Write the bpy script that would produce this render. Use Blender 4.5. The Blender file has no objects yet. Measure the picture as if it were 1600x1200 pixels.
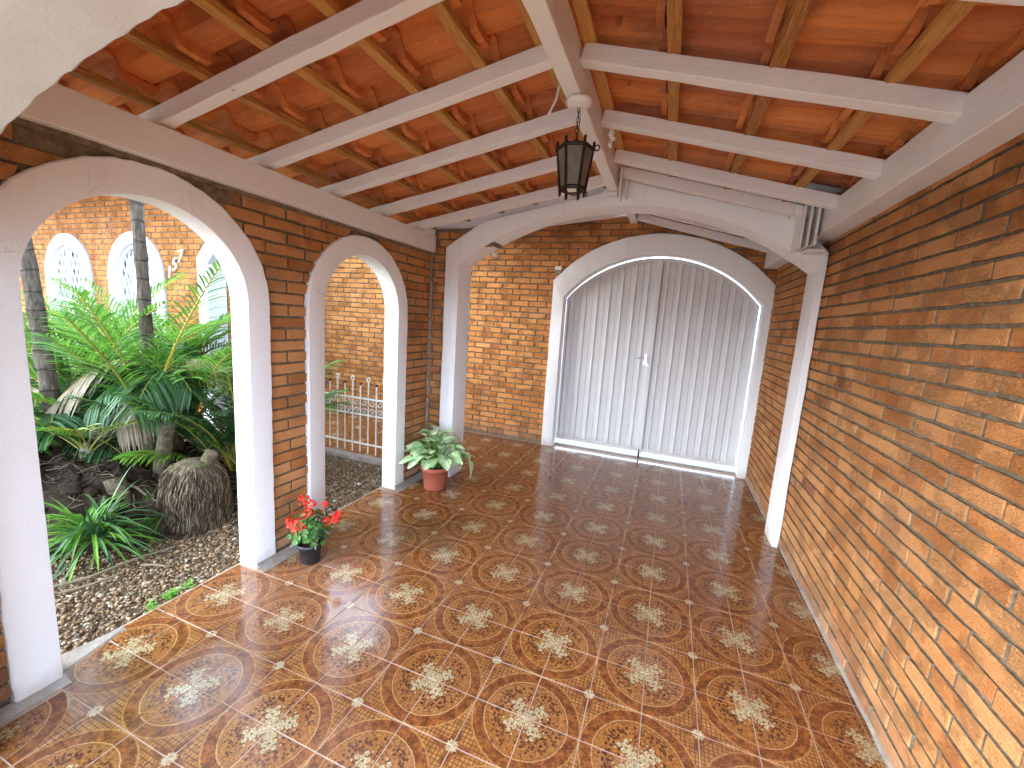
import bpy, bmesh, math, random
import numpy as np
from mathutils import Vector, Matrix, noise
random.seed(7)
rad = math.radians
PI = math.pi
S = bpy.context.scene

# ------------------------------------------------------------------ camera
cd = bpy.data.cameras.new('camera'); cam = bpy.data.objects.new('camera', cd)
S.collection.objects.link(cam); S.camera = cam
cd.sensor_width = 36; cd.lens = 36*648.27/1600; cd.clip_start = 0.02; cd.clip_end = 600
CX = Vector((0.93268892, 0.35490434, 0.06429845))
CY = Vector((0.11308934, -0.11847418, -0.98649616))
CZ = Vector((-0.34249406, 0.9273655, -0.15063545))
CP = Vector((0.93949666, -1.09773102, 1.45046449))
cam.matrix_world = Matrix((( CX.x, -CY.x, -CZ.x, CP.x), (CX.y, -CY.y, -CZ.y, CP.y),
                           (CX.z, -CY.z, -CZ.z, CP.z), (0, 0, 0, 1)))
# ------------------------------------------------------------------ sky and sun (bright overcast)
W = bpy.data.worlds.new('World'); S.world = W; W.use_nodes = True
nt = W.node_tree; nt.nodes.clear()
sky = nt.nodes.new('ShaderNodeTexSky'); sky.sky_type = 'NISHITA'; sky.sun_disc = False
SUN_EL, SUN_AZ = rad(25), rad(-130)      # azimuth: angle from +Y, sun stands to the left and behind
sky.sun_elevation = SUN_EL; sky.sun_rotation = SUN_AZ; sky.dust_density = 3.0; sky.air_density = 0.9
mixn = nt.nodes.new('ShaderNodeMixRGB'); mixn.inputs[0].default_value = 0.80
mixn.inputs[2].default_value = (6.4, 8.2, 10.6, 1)    # overcast white veil over the whole sky
bg = nt.nodes.new('ShaderNodeBackground'); bg.inputs[1].default_value = 0.15
wo = nt.nodes.new('ShaderNodeOutputWorld')
nt.links.new(sky.outputs[0], mixn.inputs[1]); nt.links.new(mixn.outputs[0], bg.inputs[0]); nt.links.new(bg.outputs[0], wo.inputs[0])
sl = bpy.data.lights.new('sun', 'SUN'); sl.energy = 0.5; sl.angle = rad(50); sl.color = (0.90, 0.97, 1.0)
so = bpy.data.objects.new('sun', sl); S.collection.objects.link(so)
sd = Vector((math.sin(SUN_AZ)*math.cos(SUN_EL), math.cos(SUN_AZ)*math.cos(SUN_EL), math.sin(SUN_EL)))
so.rotation_euler = sd.to_track_quat('Z', 'Y').to_euler(); so.location = sd*20
S.view_settings.view_transform = 'Standard'; S.view_settings.look = 'None'
S.view_settings.gamma = 1; S.view_settings.use_curve_mapping = False
S.view_settings.exposure = 2.95
S.render.engine = 'CYCLES'
S.cycles.max_bounces = 10; S.cycles.diffuse_bounces = 6

# ------------------------------------------------------------------ node helpers
class N:
    def __init__(s, name, rough=0.8, spec=0.3):
        s.m = bpy.data.materials.new(name); s.m.use_nodes = True
        s.t = s.m.node_tree; s.t.nodes.clear()
        s.o = s.t.nodes.new('ShaderNodeOutputMaterial'); s.b = s.t.nodes.new('ShaderNodeBsdfPrincipled')
        s.t.links.new(s.b.outputs[0], s.o.inputs[0])
        s.b.inputs['Roughness'].default_value = rough
        s.b.inputs['Specular IOR Level'].default_value = spec
    def put(s, v, sock):
        if isinstance(v, bpy.types.NodeSocket): s.t.links.new(v, sock)
        elif isinstance(v, (tuple, list)) and len(v) == 3 and sock.type == 'RGBA': sock.default_value = (*v, 1)
        else: sock.default_value = v
    def f(s, op, a, b=0.0, c=0.0, clamp=False):
        n = s.t.nodes.new('ShaderNodeMath'); n.operation = op; n.use_clamp = clamp
        s.put(a, n.inputs[0]); s.put(b, n.inputs[1]); s.put(c, n.inputs[2]); return n.outputs[0]
    def mix(s, fac, a, b, mode='MIX'):
        n = s.t.nodes.new('ShaderNodeMixRGB'); n.blend_type = mode
        s.put(fac, n.inputs[0]); s.put(a, n.inputs[1]); s.put(b, n.inputs[2]); return n.outputs[0]
    def pos(s):
        return s.t.nodes.new('ShaderNodeNewGeometry').outputs['Position']
    def objco(s):
        return s.t.nodes.new('ShaderNodeTexCoord').outputs['Object']
    def rnd(s):
        return s.t.nodes.new('ShaderNodeObjectInfo').outputs['Random']
    def attr(s, name):
        n = s.t.nodes.new('ShaderNodeAttribute'); n.attribute_name = name; return n.outputs['Fac']
    def noise(s, vec, scale, detail=3, rough=0.55, dist=0.0):
        n = s.t.nodes.new('ShaderNodeTexNoise'); s.put(vec, n.inputs['Vector'])
        n.inputs['Scale'].default_value = scale; n.inputs['Detail'].default_value = detail
        n.inputs['Roughness'].default_value = rough; n.inputs['Distortion'].default_value = dist; return n.outputs['Fac']
    def vor(s, vec, scale, out='Distance', feat='F1'):
        n = s.t.nodes.new('ShaderNodeTexVoronoi'); n.feature = feat; s.put(vec, n.inputs['Vector'])
        n.inputs['Scale'].default_value = scale; return n.outputs[out]
    def mapv(s, vec, scale=(1, 1, 1), rot=(0, 0, 0), loc=(0, 0, 0)):
        n = s.t.nodes.new('ShaderNodeMapping'); s.put(vec, n.inputs[0]); n.inputs['Scale'].default_value = scale
        n.inputs['Rotation'].default_value = rot; n.inputs['Location'].default_value = loc; return n.outputs[0]
    def ramp(s, v, pts):
        n = s.t.nodes.new('ShaderNodeValToRGB'); s.put(v, n.inputs[0]); e = n.color_ramp.elements
        while len(e) < len(pts): e.new(0.5)
        for i, (p, c) in enumerate(pts): e[i].position = p; e[i].color = (*c, 1) if len(c) == 3 else c
        return n.outputs[0]
    def step(s, v, lo, hi):      # smooth 0..1 between lo and hi
        n = s.t.nodes.new('ShaderNodeMapRange'); n.interpolation_type = 'SMOOTHSTEP'; s.put(v, n.inputs[0])
        n.inputs[1].default_value = lo; n.inputs[2].default_value = hi; return n.outputs[0]
    def color(s, v): s.put(v, s.b.inputs['Base Color']); return s
    def rough(s, v): s.put(v, s.b.inputs['Roughness']); return s
    def bump(s, h, strength=0.3, dist=0.01):
        n = s.t.nodes.new('ShaderNodeBump'); n.inputs['Strength'].default_value = strength
        n.inputs['Distance'].default_value = dist; s.put(h, n.inputs['Height'])
        s.t.links.new(n.outputs[0], s.b.inputs['Normal']); return s
    def sep(s, vec):
        n = s.t.nodes.new('ShaderNodeSeparateXYZ'); s.put(vec, n.inputs[0]); return n.outputs
    def comb(s, x, y, z=0.0):
        n = s.t.nodes.new('ShaderNodeCombineXYZ'); s.put(x, n.inputs[0]); s.put(y, n.inputs[1]); s.put(z, n.inputs[2]); return n.outputs[0]

# ------------------------------------------------------------------ materials
def brick_material(name, pale, mid, deep, dark):
    n = N(name, 0.88, 0.18); p = n.pos()
    r = n.f('FRACT', n.f('ADD', n.rnd(), n.attr('tint')))
    base = n.ramp(r, [(0.0, deep), (0.25, mid), (0.62, pale), (0.90, mid), (0.975, deep), (1.0, dark)])
    blot = n.noise(p, 9, 4, 0.6); c = n.mix(n.f('MULTIPLY', n.step(blot, 0.45, 0.7), 0.6), base, pale)
    st = n.noise(n.mapv(p, (14, 14, 1.5)), 2.2, 3); c = n.mix(n.f('MULTIPLY', n.step(st, 0.60, 0.80), 0.25), c, dark)
    gr = n.noise(p, 160, 3, 0.7); c = n.mix(n.f('MULTIPLY', n.step(gr, 0.40, 0.8), 0.18), c, dark)
    cr = n.noise(n.mapv(p, (1, 1, 2.6)), 30, 5, 0.72, 2.2); crk = n.f('SUBTRACT', 1.0, n.step(n.f('ABSOLUTE', n.f('SUBTRACT', cr, 0.5)), 0.006, 0.028)); crk = n.f('MULTIPLY', crk, n.step(n.noise(p, 7, 2), 0.45, 0.6)); c = n.mix(n.f('MULTIPLY', crk, 0.45), c, dark); pit = n.vor(p, 60); c = n.mix(n.f('MULTIPLY', n.step(pit, 0.14, 0.02), 0.5), c, dark)
    dust = n.noise(p, 3.0, 4, 0.6); c = n.mix(n.f('MULTIPLY', n.step(dust, 0.55, 0.8), 0.35), c, (0.44, 0.30, 0.2))
    z = n.sep(p)[2]; c = n.mix(n.f('MULTIPLY', n.step(n.f('ADD', z, n.f('MULTIPLY', dust, 0.25)), 0.34, 0.12), 0.45), c, (0.36, 0.27, 0.22))
    n.color(c)
    drag = n.noise(n.mapv(p, (1, 1, 2.2)), 55, 4, 0.65, 0.8)
    h = n.f('SUBTRACT', n.f('ADD', n.f('ADD', n.f('MULTIPLY', drag, 1.0), n.f('MULTIPLY', gr, 0.45)), n.f('MULTIPLY', n.step(pit, 0.0, 0.2), 0.4)), n.f('MULTIPLY', crk, 0.5))
    n.bump(h, 1.0, 0.014); return n.m
M = {}
M['brick'] = brick_material('clay_brick', (0.74, 0.365, 0.145), (0.66, 0.285, 0.096), (0.58, 0.215, 0.064), (0.38, 0.155, 0.07))
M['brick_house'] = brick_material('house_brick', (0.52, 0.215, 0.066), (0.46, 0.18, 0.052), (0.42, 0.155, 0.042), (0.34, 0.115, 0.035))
M['brick_front'] = brick_material('front_brick', (0.72, 0.32, 0.105), (0.66, 0.265, 0.076), (0.58, 0.205, 0.054), (0.46, 0.15, 0.045))
n = N('mortar', 0.95, 0.1); p = n.pos(); a = n.noise(p, 40, 4, 0.7)
n.color(n.ramp(a, [(0.3, (0.13, 0.095, 0.062)), (0.7, (0.31, 0.235, 0.16))])); n.bump(n.noise(p, 130, 4, 0.7), 0.7, 0.008); M['mortar'] = n.m
n = N('cement', 0.85, 0.3); p = n.pos(); a = n.noise(p, 14, 5, 0.65)
n.color(n.ramp(a, [(0.3, (0.2, 0.165, 0.14)), (0.7, (0.38, 0.33, 0.28))])); n.bump(n.noise(p, 120, 4), 0.5, 0.006); M['cement'] = n.m
n = N('white_plaster', 0.6, 0.35); p = n.pos(); a = n.noise(p, 5, 5, 0.6); z = n.sep(p)[2]
c = n.mix(n.f('MULTIPLY', n.step(a, 0.42, 0.75), 0.35), (0.85, 0.85, 0.85), (0.79, 0.785, 0.775))
c = n.mix(n.f('MULTIPLY', n.step(n.f('ADD', z, n.f('MULTIPLY', n.noise(p, 20, 4), 0.1)), 0.16, 0.05), 0.5), c, (0.40, 0.32, 0.25))
sc = n.noise(n.mapv(p, (1, 1, 5)), 22, 5, 0.7, 1.5); c = n.mix(n.f('MULTIPLY', n.step(sc, 0.66, 0.72), 0.35), c, (0.45, 0.40, 0.36))
wp = n.noise(p, 6, 3); ck = n.vor(n.comb(n.f('ADD', n.sep(p)[1], n.f('MULTIPLY', wp, 0.25)), n.f('ADD', n.sep(p)[2], n.f('MULTIPLY', n.noise(p, 9, 3), 0.2)), n.sep(p)[0]), 2.2, 'Distance', 'DISTANCE_TO_EDGE'); c = n.mix(n.f('MULTIPLY', n.f('MULTIPLY', n.f('SUBTRACT', 1.0, n.step(ck, 0.001, 0.0045)), n.step(n.noise(p, 1.7, 2), 0.58, 0.66)), 0.35), c, (0.42, 0.38, 0.34))
run = n.noise(n.mapv(p, (7, 7, 0.7)), 2.5, 3); c = n.mix(n.f('MULTIPLY', n.step(run, 0.56, 0.75), 0.22), c, (0.56, 0.52, 0.47))
n.color(c); n.bump(n.f('ADD', n.noise(p, 18, 3), n.f('MULTIPLY', n.noise(p, 90, 3, 0.7), 0.5)), 0.35, 0.008); M['plaster'] = n.m
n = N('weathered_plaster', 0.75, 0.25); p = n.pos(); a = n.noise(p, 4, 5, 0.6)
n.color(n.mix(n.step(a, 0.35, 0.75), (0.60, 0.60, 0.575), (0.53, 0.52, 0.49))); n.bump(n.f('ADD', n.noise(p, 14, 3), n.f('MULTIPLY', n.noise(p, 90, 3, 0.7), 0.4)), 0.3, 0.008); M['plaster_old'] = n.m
def wood_white(name, scl):
    n = N(name, 0.5, 0.4); p = n.pos(); g = n.noise(n.mapv(p, scl), 9, 5, 0.65, 0.6); a = n.noise(p, 4, 4)
    c = n.mix(n.f('MULTIPLY', n.step(g, 0.50, 0.72), 0.30), (0.82, 0.805, 0.785), (0.62, 0.58, 0.53))
    c = n.mix(n.f('MULTIPLY', n.step(a, 0.5, 0.8), 0.3), c, (0.66, 0.61, 0.55))
    kn = n.vor(n.mapv(p, (3, 3, 3)), 1.6); c = n.mix(n.f('MULTIPLY', n.step(kn, 0.05, 0.01), 0.7), c, (0.25, 0.18, 0.12))
    n.color(c); n.bump(g, 0.5, 0.004); return n.m
M['wood_x'] = wood_white('white_painted_rafter', (1.2, 14, 14)); M['wood_y'] = wood_white('white_painted_beam', (14, 1.2, 14))
n = N('batten_wood', 0.65, 0.3); p = n.pos(); g = n.noise(n.mapv(p, (22, 1.5, 22)), 6, 5, 0.7, 0.7)
c = n.ramp(n.f('ADD', g, n.f('MULTIPLY', n.f('SUBTRACT', n.rnd(), 0.5), 0.3)), [(0.3, (0.24, 0.095, 0.022)), (0.52, (0.50, 0.235, 0.055)), (0.75, (0.62, 0.34, 0.10))])
n.color(c); n.bump(g, 0.4, 0.003); M['batten'] = n.m
n = N('clay_tile', 0.42, 0.28); p = n.pos(); r = n.f('FRACT', n.f('ADD', n.rnd(), n.attr('tint')))
c = n.ramp(r, [(0.0, (0.50, 0.15, 0.04)), (0.3, (0.62, 0.20, 0.048)), (0.6, (0.68, 0.25, 0.065)), (0.8, (0.42, 0.14, 0.06)), (1.0, (0.54, 0.17, 0.042))])
st = n.noise(n.mapv(p, (1.2, 22, 5)), 4, 4, 0.6); c = n.mix(n.f('MULTIPLY', n.step(st, 0.5, 0.72), 0.4), c, (0.22, 0.065, 0.035))
pl = n.noise(p, 8, 4, 0.6); c = n.mix(n.f('MULTIPLY', n.step(pl, 0.55, 0.75), 0.35), c, (0.55, 0.20, 0.08))
dk = n.noise(p, 2.6, 5, 0.7); c = n.mix(n.f('MULTIPLY', n.step(dk, 0.50, 0.68), 0.45), c, (0.17, 0.06, 0.035)); bl = n.vor(p, 26); c = n.mix(n.f('MULTIPLY', n.step(bl, 0.16, 0.06), 0.4), c, (0.62, 0.33, 0.18))
n.color(c); n.bump(n.f('ADD', st, n.f('MULTIPLY', n.noise(p, 90, 4), 0.6)), 0.6, 0.006)
n.rough(n.ramp(n.noise(p, 12, 3), [(0.3, (0.42,)*3), (0.7, (0.75,)*3)])); M['tile'] = n.m

# glazed floor tile: printed medallion that spans four tiles
def floor_tile():
    n = N('glazed_floor_tile', 0.13, 0.38); p = n.pos(); s = n.sep(p)
    def cell(v):   # position inside the 0.4 m cell, in tiles, centred on the medallion
        return n.f('SUBTRACT', n.f('MULTIPLY', n.f('FRACT', n.f('DIVIDE', v, 0.4)), 2.0), 1.0)
    mot = n.noise(p, 28, 5, 0.7); mot2 = n.noise(p, 75, 4, 0.7); big = n.noise(p, 1.1, 2)
    wob = n.f('ADD', n.f('MULTIPLY', n.f('SUBTRACT', mot2, 0.5), 0.05), n.f('MULTIPLY', n.f('SUBTRACT', mot, 0.5), 0.035))
    x, y = cell(s[0]), cell(s[1])
    ax, ay = n.f('ABSOLUTE', x), n.f('ABSOLUTE', y)
    r = n.f('ADD', n.f('SQRT', n.f('ADD', n.f('MULTIPLY', x, x), n.f('MULTIPLY', y, y))), wob)
    def band(v, lo, hi, e=0.012):
        return n.f('MULTIPLY', n.step(v, lo-e, lo+e), n.f('SUBTRACT', 1.0, n.step(v, hi-e, hi+e)))
    tv = n.f('FRACT', n.f('MULTIPLY', n.rnd(), 7.31))
    amber = n.mix(n.step(mot, 0.35, 0.68), (0.21, 0.066, 0.011), (0.54, 0.235, 0.050))
    amber = n.mix(n.f('MULTIPLY', tv, 0.55), amber, (0.36, 0.165, 0.065))
    fk = n.noise(p, 120, 4, 0.75, 0.6); amber = n.mix(n.f('MULTIPLY', n.step(n.f('ADD', n.f('MULTIPLY', mot, 0.55), n.f('MULTIPLY', fk, 0.65)), 0.56, 0.68), 0.80), amber, (0.12, 0.036, 0.011))
    ring = n.mix(n.step(n.f('ADD', n.f('MULTIPLY', mot, 0.6), n.f('MULTIPLY', fk, 0.4)), 0.40, 0.62), (0.085, 0.026, 0.011), (0.31, 0.10, 0.024))
    tan = n.mix(n.step(mot, 0.3, 0.7), (0.22, 0.078, 0.020), (0.44, 0.20, 0.055))
    u = n.f('ADD', ax, ay); w = n.f('SUBTRACT', ax, ay)
    # outer ground with cross-hatched net and dark petals towards the lattice corners
    h1 = n.f('ABSOLUTE', n.f('SUBTRACT', n.f('FRACT', n.f('MULTIPLY', x, 13.0)), 0.5))
    h2 = n.f('ABSOLUTE', n.f('SUBTRACT', n.f('FRACT', n.f('MULTIPLY', y, 13.0)), 0.5))
    net = n.f('MAXIMUM', n.step(h1, 0.36, 0.42), n.step(h2, 0.36, 0.42))
    netzone = band(r, 1.005, 1.21)
    tan = n.mix(n.f('MULTIPLY', n.step(fk, 0.5, 0.62), 0.5), tan, (0.2, 0.075, 0.025))
    c = n.mix(n.f('MULTIPLY', n.f('MULTIPLY', net, netzone), 0.9), tan, (0.10, 0.035, 0.015))
    qx, qy = n.f('SUBTRACT', 1.0, ax), n.f('SUBTRACT', 1.0, ay)
    q = n.f('SQRT', n.f('ADD', n.f('MULTIPLY', qx, qx), n.f('MULTIPLY', qy, qy)))
    arms = n.f('MINIMUM', qx, qy); armlen = n.f('MAXIMUM', qx, qy)
    petal = n.f('MULTIPLY', n.step(n.f('SUBTRACT', n.f('MULTIPLY', n.f('SUBTRACT', 0.50, armlen), 0.26), arms), -0.01, 0.012), n.step(r, 1.0, 1.02))
    c = n.mix(petal, c, ring)
    star_r = n.f('ADD', n.f('ADD', qx, qy), n.f('MULTIPLY', n.f('MULTIPLY', qx, qy), 28.0))
    ang = n.f('ARCTAN2', qy, qx); pet = n.f('ABSOLUTE', n.f('SINE', n.f('MULTIPLY', ang, 6.0)))
    sr = n.f('ADD', q, n.f('MULTIPLY', pet, 0.035))
    cream = n.mix(n.step(mot2, 0.35, 0.65), (0.30, 0.21, 0.10), (0.50, 0.405, 0.235))
    c = n.mix(n.f('SUBTRACT', 1.0, n.step(n.f('MINIMUM', n.f('SUBTRACT', star_r, 0.03), sr), 0.115, 0.135)), c, cream)
    c = n.mix(n.f('MULTIPLY', band(r, 1.21, 1.23, 0.004), 0.8), c, (0.12, 0.04, 0.02))
    c = n.mix(n.f('MULTIPLY', band(r, 0.985, 0.998, 0.004), 0.4), c, (0.45, 0.27, 0.10))
    inring = n.f('SUBTRACT', 1.0, n.step(r, 0.965, 0.985)); c = n.mix(inring, c, ring)
    indisc = n.f('SUBTRACT', 1.0, n.step(r, 0.770, 0.782)); c = n.mix(indisc, c, amber)
    c = n.mix(n.f('MULTIPLY', band(r, 0.738, 0.748, 0.004), 0.7), c, (0.12, 0.045, 0.02))
    c = n.mix(n.f('MULTIPLY', band(r, 0.768, 0.782, 0.004), 0.5), c, (0.66, 0.45, 0.20))
    # sprigs of brown leaves round the flowers
    cv = n.comb(x, y)
    lv = n.vor(n.mapv(cv, (1, 1, 1), (0, 0, 0.5)), 15.0); lz = n.f('MULTIPLY', band(r, 0.22, 0.70, 0.05), n.step(n.noise(cv, 4.0, 2), 0.34, 0.48))
    leaf = n.f('MULTIPLY', n.f('SUBTRACT', 1.0, n.step(lv, 0.38, 0.48)), lz)
    c = n.mix(n.f('MULTIPLY', leaf, 0.95), c, (0.055, 0.018, 0.012))
    stem = n.f('MULTIPLY', n.f('SUBTRACT', 1.0, n.step(n.vor(cv, 6.0, 'Distance', 'DISTANCE_TO_EDGE'), 0.02, 0.045)), band(r, 0.28, 0.62, 0.05))
    c = n.mix(n.f('MULTIPLY', stem, 0.55), c, (0.13, 0.045, 0.02))
    # cross of cream flowers: folded into one octant
    mx, mn = n.f('MAXIMUM', ax, ay), n.f('MINIMUM', ax, ay)
    dmin = None; dots = None
    for (fx, fy, fr) in ((0.070, 0.060, .98), (0.175, 0.080, .9), (0.170, 0.185, 1.0), (0.285, 0.170, .95), (0.285, 0.295, .95), (0.39, 0.26, .8), (0.31, 0.06, .42), (0.46, 0.17, .38)):
        fx *= .84; fy *= .84; fr *= .86
        dx, dy = n.f('SUBTRACT', mx, fx), n.f('SUBTRACT', mn, fy)
        d = n.f('SQRT', n.f('ADD', n.f('MULTIPLY', dx, dx), n.f('MULTIPLY', dy, dy)))
        an = n.f('ARCTAN2', dy, dx); d2 = n.f('SUBTRACT', n.f('DIVIDE', d, fr), n.f('MULTIPLY', n.f('COSINE', n.f('MULTIPLY', an, 5.0)), 0.009))
        dmin = d2 if dmin is None else n.f('MINIMUM', dmin, d2)
    c = n.mix(n.f('SUBTRACT', 1.0, n.step(dmin, 0.068, 0.078)), c, (0.12, 0.045, 0.02))
    c = n.mix(n.f('SUBTRACT', 1.0, n.step(dmin, 0.059, 0.066)), c, cream)
    c = n.mix(n.f('SUBTRACT', 1.0, n.step(dmin, 0.006, 0.014)), c, (0.14, 0.06, 0.02))
    # dark flecks of the glaze
    fl = n.vor(p, 34); c = n.mix(n.f('MULTIPLY', n.f('MULTIPLY', n.step(fl, 0.34, 0.16), n.step(mot, 0.46, 0.6)), 0.75), c, (0.05, 0.02, 0.022))
    c = n.mix(n.f('MULTIPLY', n.step(n.noise(p, 3.2, 5, 0.7), 0.52, 0.75), 0.25), c, (0.16, 0.06, 0.03))
    c = n.mix(n.f('MULTIPLY', n.step(big, 0.45, 0.7), 0.12), c, (0.44, 0.32, 0.26))
    c = n.mix(n.f('MULTIPLY', n.f('FRACT', n.f('MULTIPLY', tv, 5.7)), 0.28), c, (0.10, 0.035, 0.02))
    n.color(c)
    sm = n.noise(p, 7, 5, 0.65); n.rough(n.ramp(sm, [(0.3, (0.07,)*3), (0.7, (0.22,)*3)]))
    n.bump(n.f('ADD', n.noise(p, 10, 2), n.f('MULTIPLY', mot2, 0.16)), 0.10, 0.006); n.b.inputs['Coat Weight'].default_value = .1; n.b.inputs['Coat Roughness'].default_value = .10; return n.m
M['floor'] = floor_tile()
n = N('floor_grout', 0.8, 0.3); p = n.pos(); n.color(n.ramp(n.noise(p, 25, 4), [(0.3, (0.30, 0.195, 0.135)), (0.7, (0.46, 0.325, 0.24))])); M['grout'] = n.m
n = N('gate_paint', 0.5, 0.4); p = n.pos(); zz = n.sep(p)[2]; gc = n.mix(n.f('MULTIPLY', n.step(n.noise(p, 5, 4), 0.45, 0.75), 0.5), (0.68, 0.68, 0.68), (0.63, 0.625, 0.62)); gc = n.mix(n.f('MULTIPLY', n.step(n.f('ADD', zz, n.f('MULTIPLY', n.noise(p, 16, 4), .12)), .26, .1), .35), gc, (0.42, 0.36, 0.30)); n.color(gc); M['gate'] = n.m
n = N('fence_paint', 0.5, 0.4); p = n.pos(); n.color(n.mix(n.step(n.noise(p, 30, 4), 0.5, 0.75), (0.74, 0.72, 0.66), (0.50, 0.42, 0.33))); M['fence'] = n.m
n = N('steel', 0.25, 0.5); n.color((0.7, 0.7, 0.7)); n.b.inputs['Metallic'].default_value = 1; M['steel'] = n.m
n = N('window_paint', 0.6, 0.3); n.color((0.58, 0.61, 0.64)); M['wpaint'] = n.m
n = N('zinc_sheet', 0.45, 0.5); p = n.pos(); n.color(n.ramp(n.noise(p, 30, 3), [(0.3, (0.25, 0.29, 0.30)), (0.7, (0.5, 0.55, 0.56))])); n.b.inputs['Metallic'].default_value = 0.6; M['zinc'] = n.m
n = N('lantern_iron', 0.55, 0.4); p = n.pos(); n.color(n.ramp(n.noise(p, 60, 3), [(0.35, (0.012, 0.009, 0.007)), (0.7, (0.06, 0.035, 0.022))])); n.b.inputs['Metallic'].default_value = 0.4; M['iron'] = n.m
n = N('lantern_glass', 0.5, 0.4); p = n.pos(); n.color(n.ramp(n.noise(p, 14, 4), [(0.3, (0.16, 0.145, 0.11)), (0.7, (0.30, 0.275, 0.215))])); n.b.inputs['Transmission Weight'].default_value = 0.35; M['lglass'] = n.m
n = N('ceramic_white', 0.35, 0.5); n.color((0.8, 0.78, 0.74)); M['ceramic'] = n.m
n = N('dark_gap', 0.8, 0.2); n.color((0.02, 0.018, 0.016)); M['dark'] = n.m
n = N('window_glass', 0.12, 0.6); p = n.pos(); n.color(n.ramp(n.noise(p, 9, 3), [(0.35, (0.10, 0.105, 0.11)), (0.65, (0.34, 0.35, 0.35))])); M['wglass'] = n.m
n = N('black_plastic', 0.4, 0.5); n.color((0.022, 0.022, 0.025)); M['blackpot'] = n.m
n = N('terracotta', 0.62, 0.35); p = n.pos(); n.color(n.ramp(n.noise(p, 10, 4), [(0.3, (0.36, 0.085, 0.05)), (0.7, (0.45, 0.13, 0.075))])); M['terra'] = n.m
n = N('soil', 0.95, 0.1); p = n.pos(); n.color(n.ramp(n.noise(p, 22, 5, 0.7), [(0.3, (0.016, 0.011, 0.008)), (0.6, (0.05, 0.034, 0.023)), (0.8, (0.12, 0.085, 0.055))])); n.bump(n.noise(p, 45, 5, 0.7), 1.0, 0.03); M['soil'] = n.m
n = N('garden_earth', 0.95, 0.1); p = n.pos(); n.color(n.ramp(n.noise(p, 18, 5, 0.7), [(0.3, (0.15, 0.10, 0.06)), (0.6, (0.30, 0.225, 0.15)), (0.8, (0.40, 0.33, 0.26))])); n.bump(n.noise(p, 60, 5, 0.7), 0.8, 0.01); M['earth'] = n.m
n = N('pebble', 0.7, 0.35); p = n.pos(); r = n.f('FRACT', n.f('ADD', n.attr('tint'), n.rnd()))
n.color(n.ramp(r, [(0.0, (0.05, 0.028, 0.015)), (0.25, (0.14, 0.075, 0.034)), (0.5, (0.23, 0.14, 0.062)), (0.72, (0.17, 0.13, 0.09)), (0.9, (0.32, 0.22, 0.115)), (1.0, (0.50, 0.44, 0.36))])); M['pebble'] = n.m
n = N('concrete_yard', 0.85, 0.2); p = n.pos(); n.color(n.ramp(n.noise(p, 4, 5, 0.6), [(0.3, (0.20, 0.175, 0.15)), (0.7, (0.30, 0.27, 0.235))])); M['yard'] = n.m
n = N('asphalt', 0.9, 0.2); p = n.pos(); n.color(n.ramp(n.noise(p, 60, 4), [(0.3, (0.04, 0.04, 0.04)), (0.7, (0.07, 0.07, 0.068))])); M['asphalt'] = n.m
def leaf_mat(name, a, b, c3, rough=0.45, tr=0.25):
    n = N(name, rough, 0.4); p = n.pos(); r = n.f('FRACT', n.f('ADD', n.attr('tint'), n.f('MULTIPLY', n.rnd(), 0.5)))
    c = n.ramp(r, [(0.0, a), (0.5, b), (1.0, c3)]); c = n.mix(n.f('MULTIPLY', n.step(n.noise(p, 30, 3), 0.5, 0.75), 0.3), c, a)
    n.color(c)
    t = n.t.nodes.new('ShaderNodeBsdfTranslucent'); n.put(c, t.inputs[0]); mxs = n.t.nodes.new('ShaderNodeMixShader'); mxs.inputs[0].default_value = tr
    n.t.links.new(n.b.outputs[0], mxs.inputs[1]); n.t.links.new(t.outputs[0], mxs.inputs[2]); n.t.links.new(mxs.outputs[0], n.o.inputs[0]); return n.m
M['frond'] = leaf_mat('palm_green', (0.06, 0.17, 0.022), (0.12, 0.30, 0.035), (0.22, 0.42, 0.05), 0.4, 0.4)
M['frond_dark'] = leaf_mat('palm_dark_green', (0.025, 0.075, 0.025), (0.05, 0.13, 0.04), (0.09, 0.19, 0.06), 0.35)
M['frond_yellow'] = leaf_mat('palm_yellow', (0.25, 0.20, 0.03), (0.16, 0.30, 0.05), (0.38, 0.30, 0.04), 0.45)
M['frond_dry'] = leaf_mat('palm_dry', (0.20, 0.145, 0.09), (0.34, 0.27, 0.18), (0.42, 0.36, 0.27), 0.8, 0.1)
M['stalk'] = leaf_mat('palm_stalk', (0.20, 0.26, 0.05), (0.30, 0.30, 0.05), (0.42, 0.32, 0.04), 0.5, 0.05)
M['geranium_leaf'] = leaf_mat('geranium_leaf', (0.03, 0.10, 0.02), (0.06, 0.17, 0.03), (0.11, 0.24, 0.045), 0.5, 0.2)
M['weed'] = leaf_mat('weed_leaf', (0.09, 0.26, 0.03), (0.14, 0.36, 0.04), (0.2, 0.45, 0.06), 0.5, 0.3)
n = N('geranium_petal', 0.55, 0.3); p = n.pos(); n.color(n.ramp(n.f('FRACT', n.f('ADD', n.attr('tint'), 0.0)), [(0.0, (0.72, 0.012, 0.010)), (0.6, (0.92, 0.03, 0.016)), (1.0, (0.98, 0.12, 0.07))])); M['petal'] = n.m
n = N('variegated_leaf', 0.42, 0.4); o = n.sep(n.objco()); v = n.f('ABSOLUTE', o[1]); nz = n.noise(n.objco(), 40, 3, 0.6)
c = n.mix(n.step(n.f('ADD', v, n.f('MULTIPLY', n.f('SUBTRACT', nz, 0.5), 0.035)), 0.012, 0.030), (0.62, 0.78, 0.50), (0.16, 0.38, 0.08))
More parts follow.
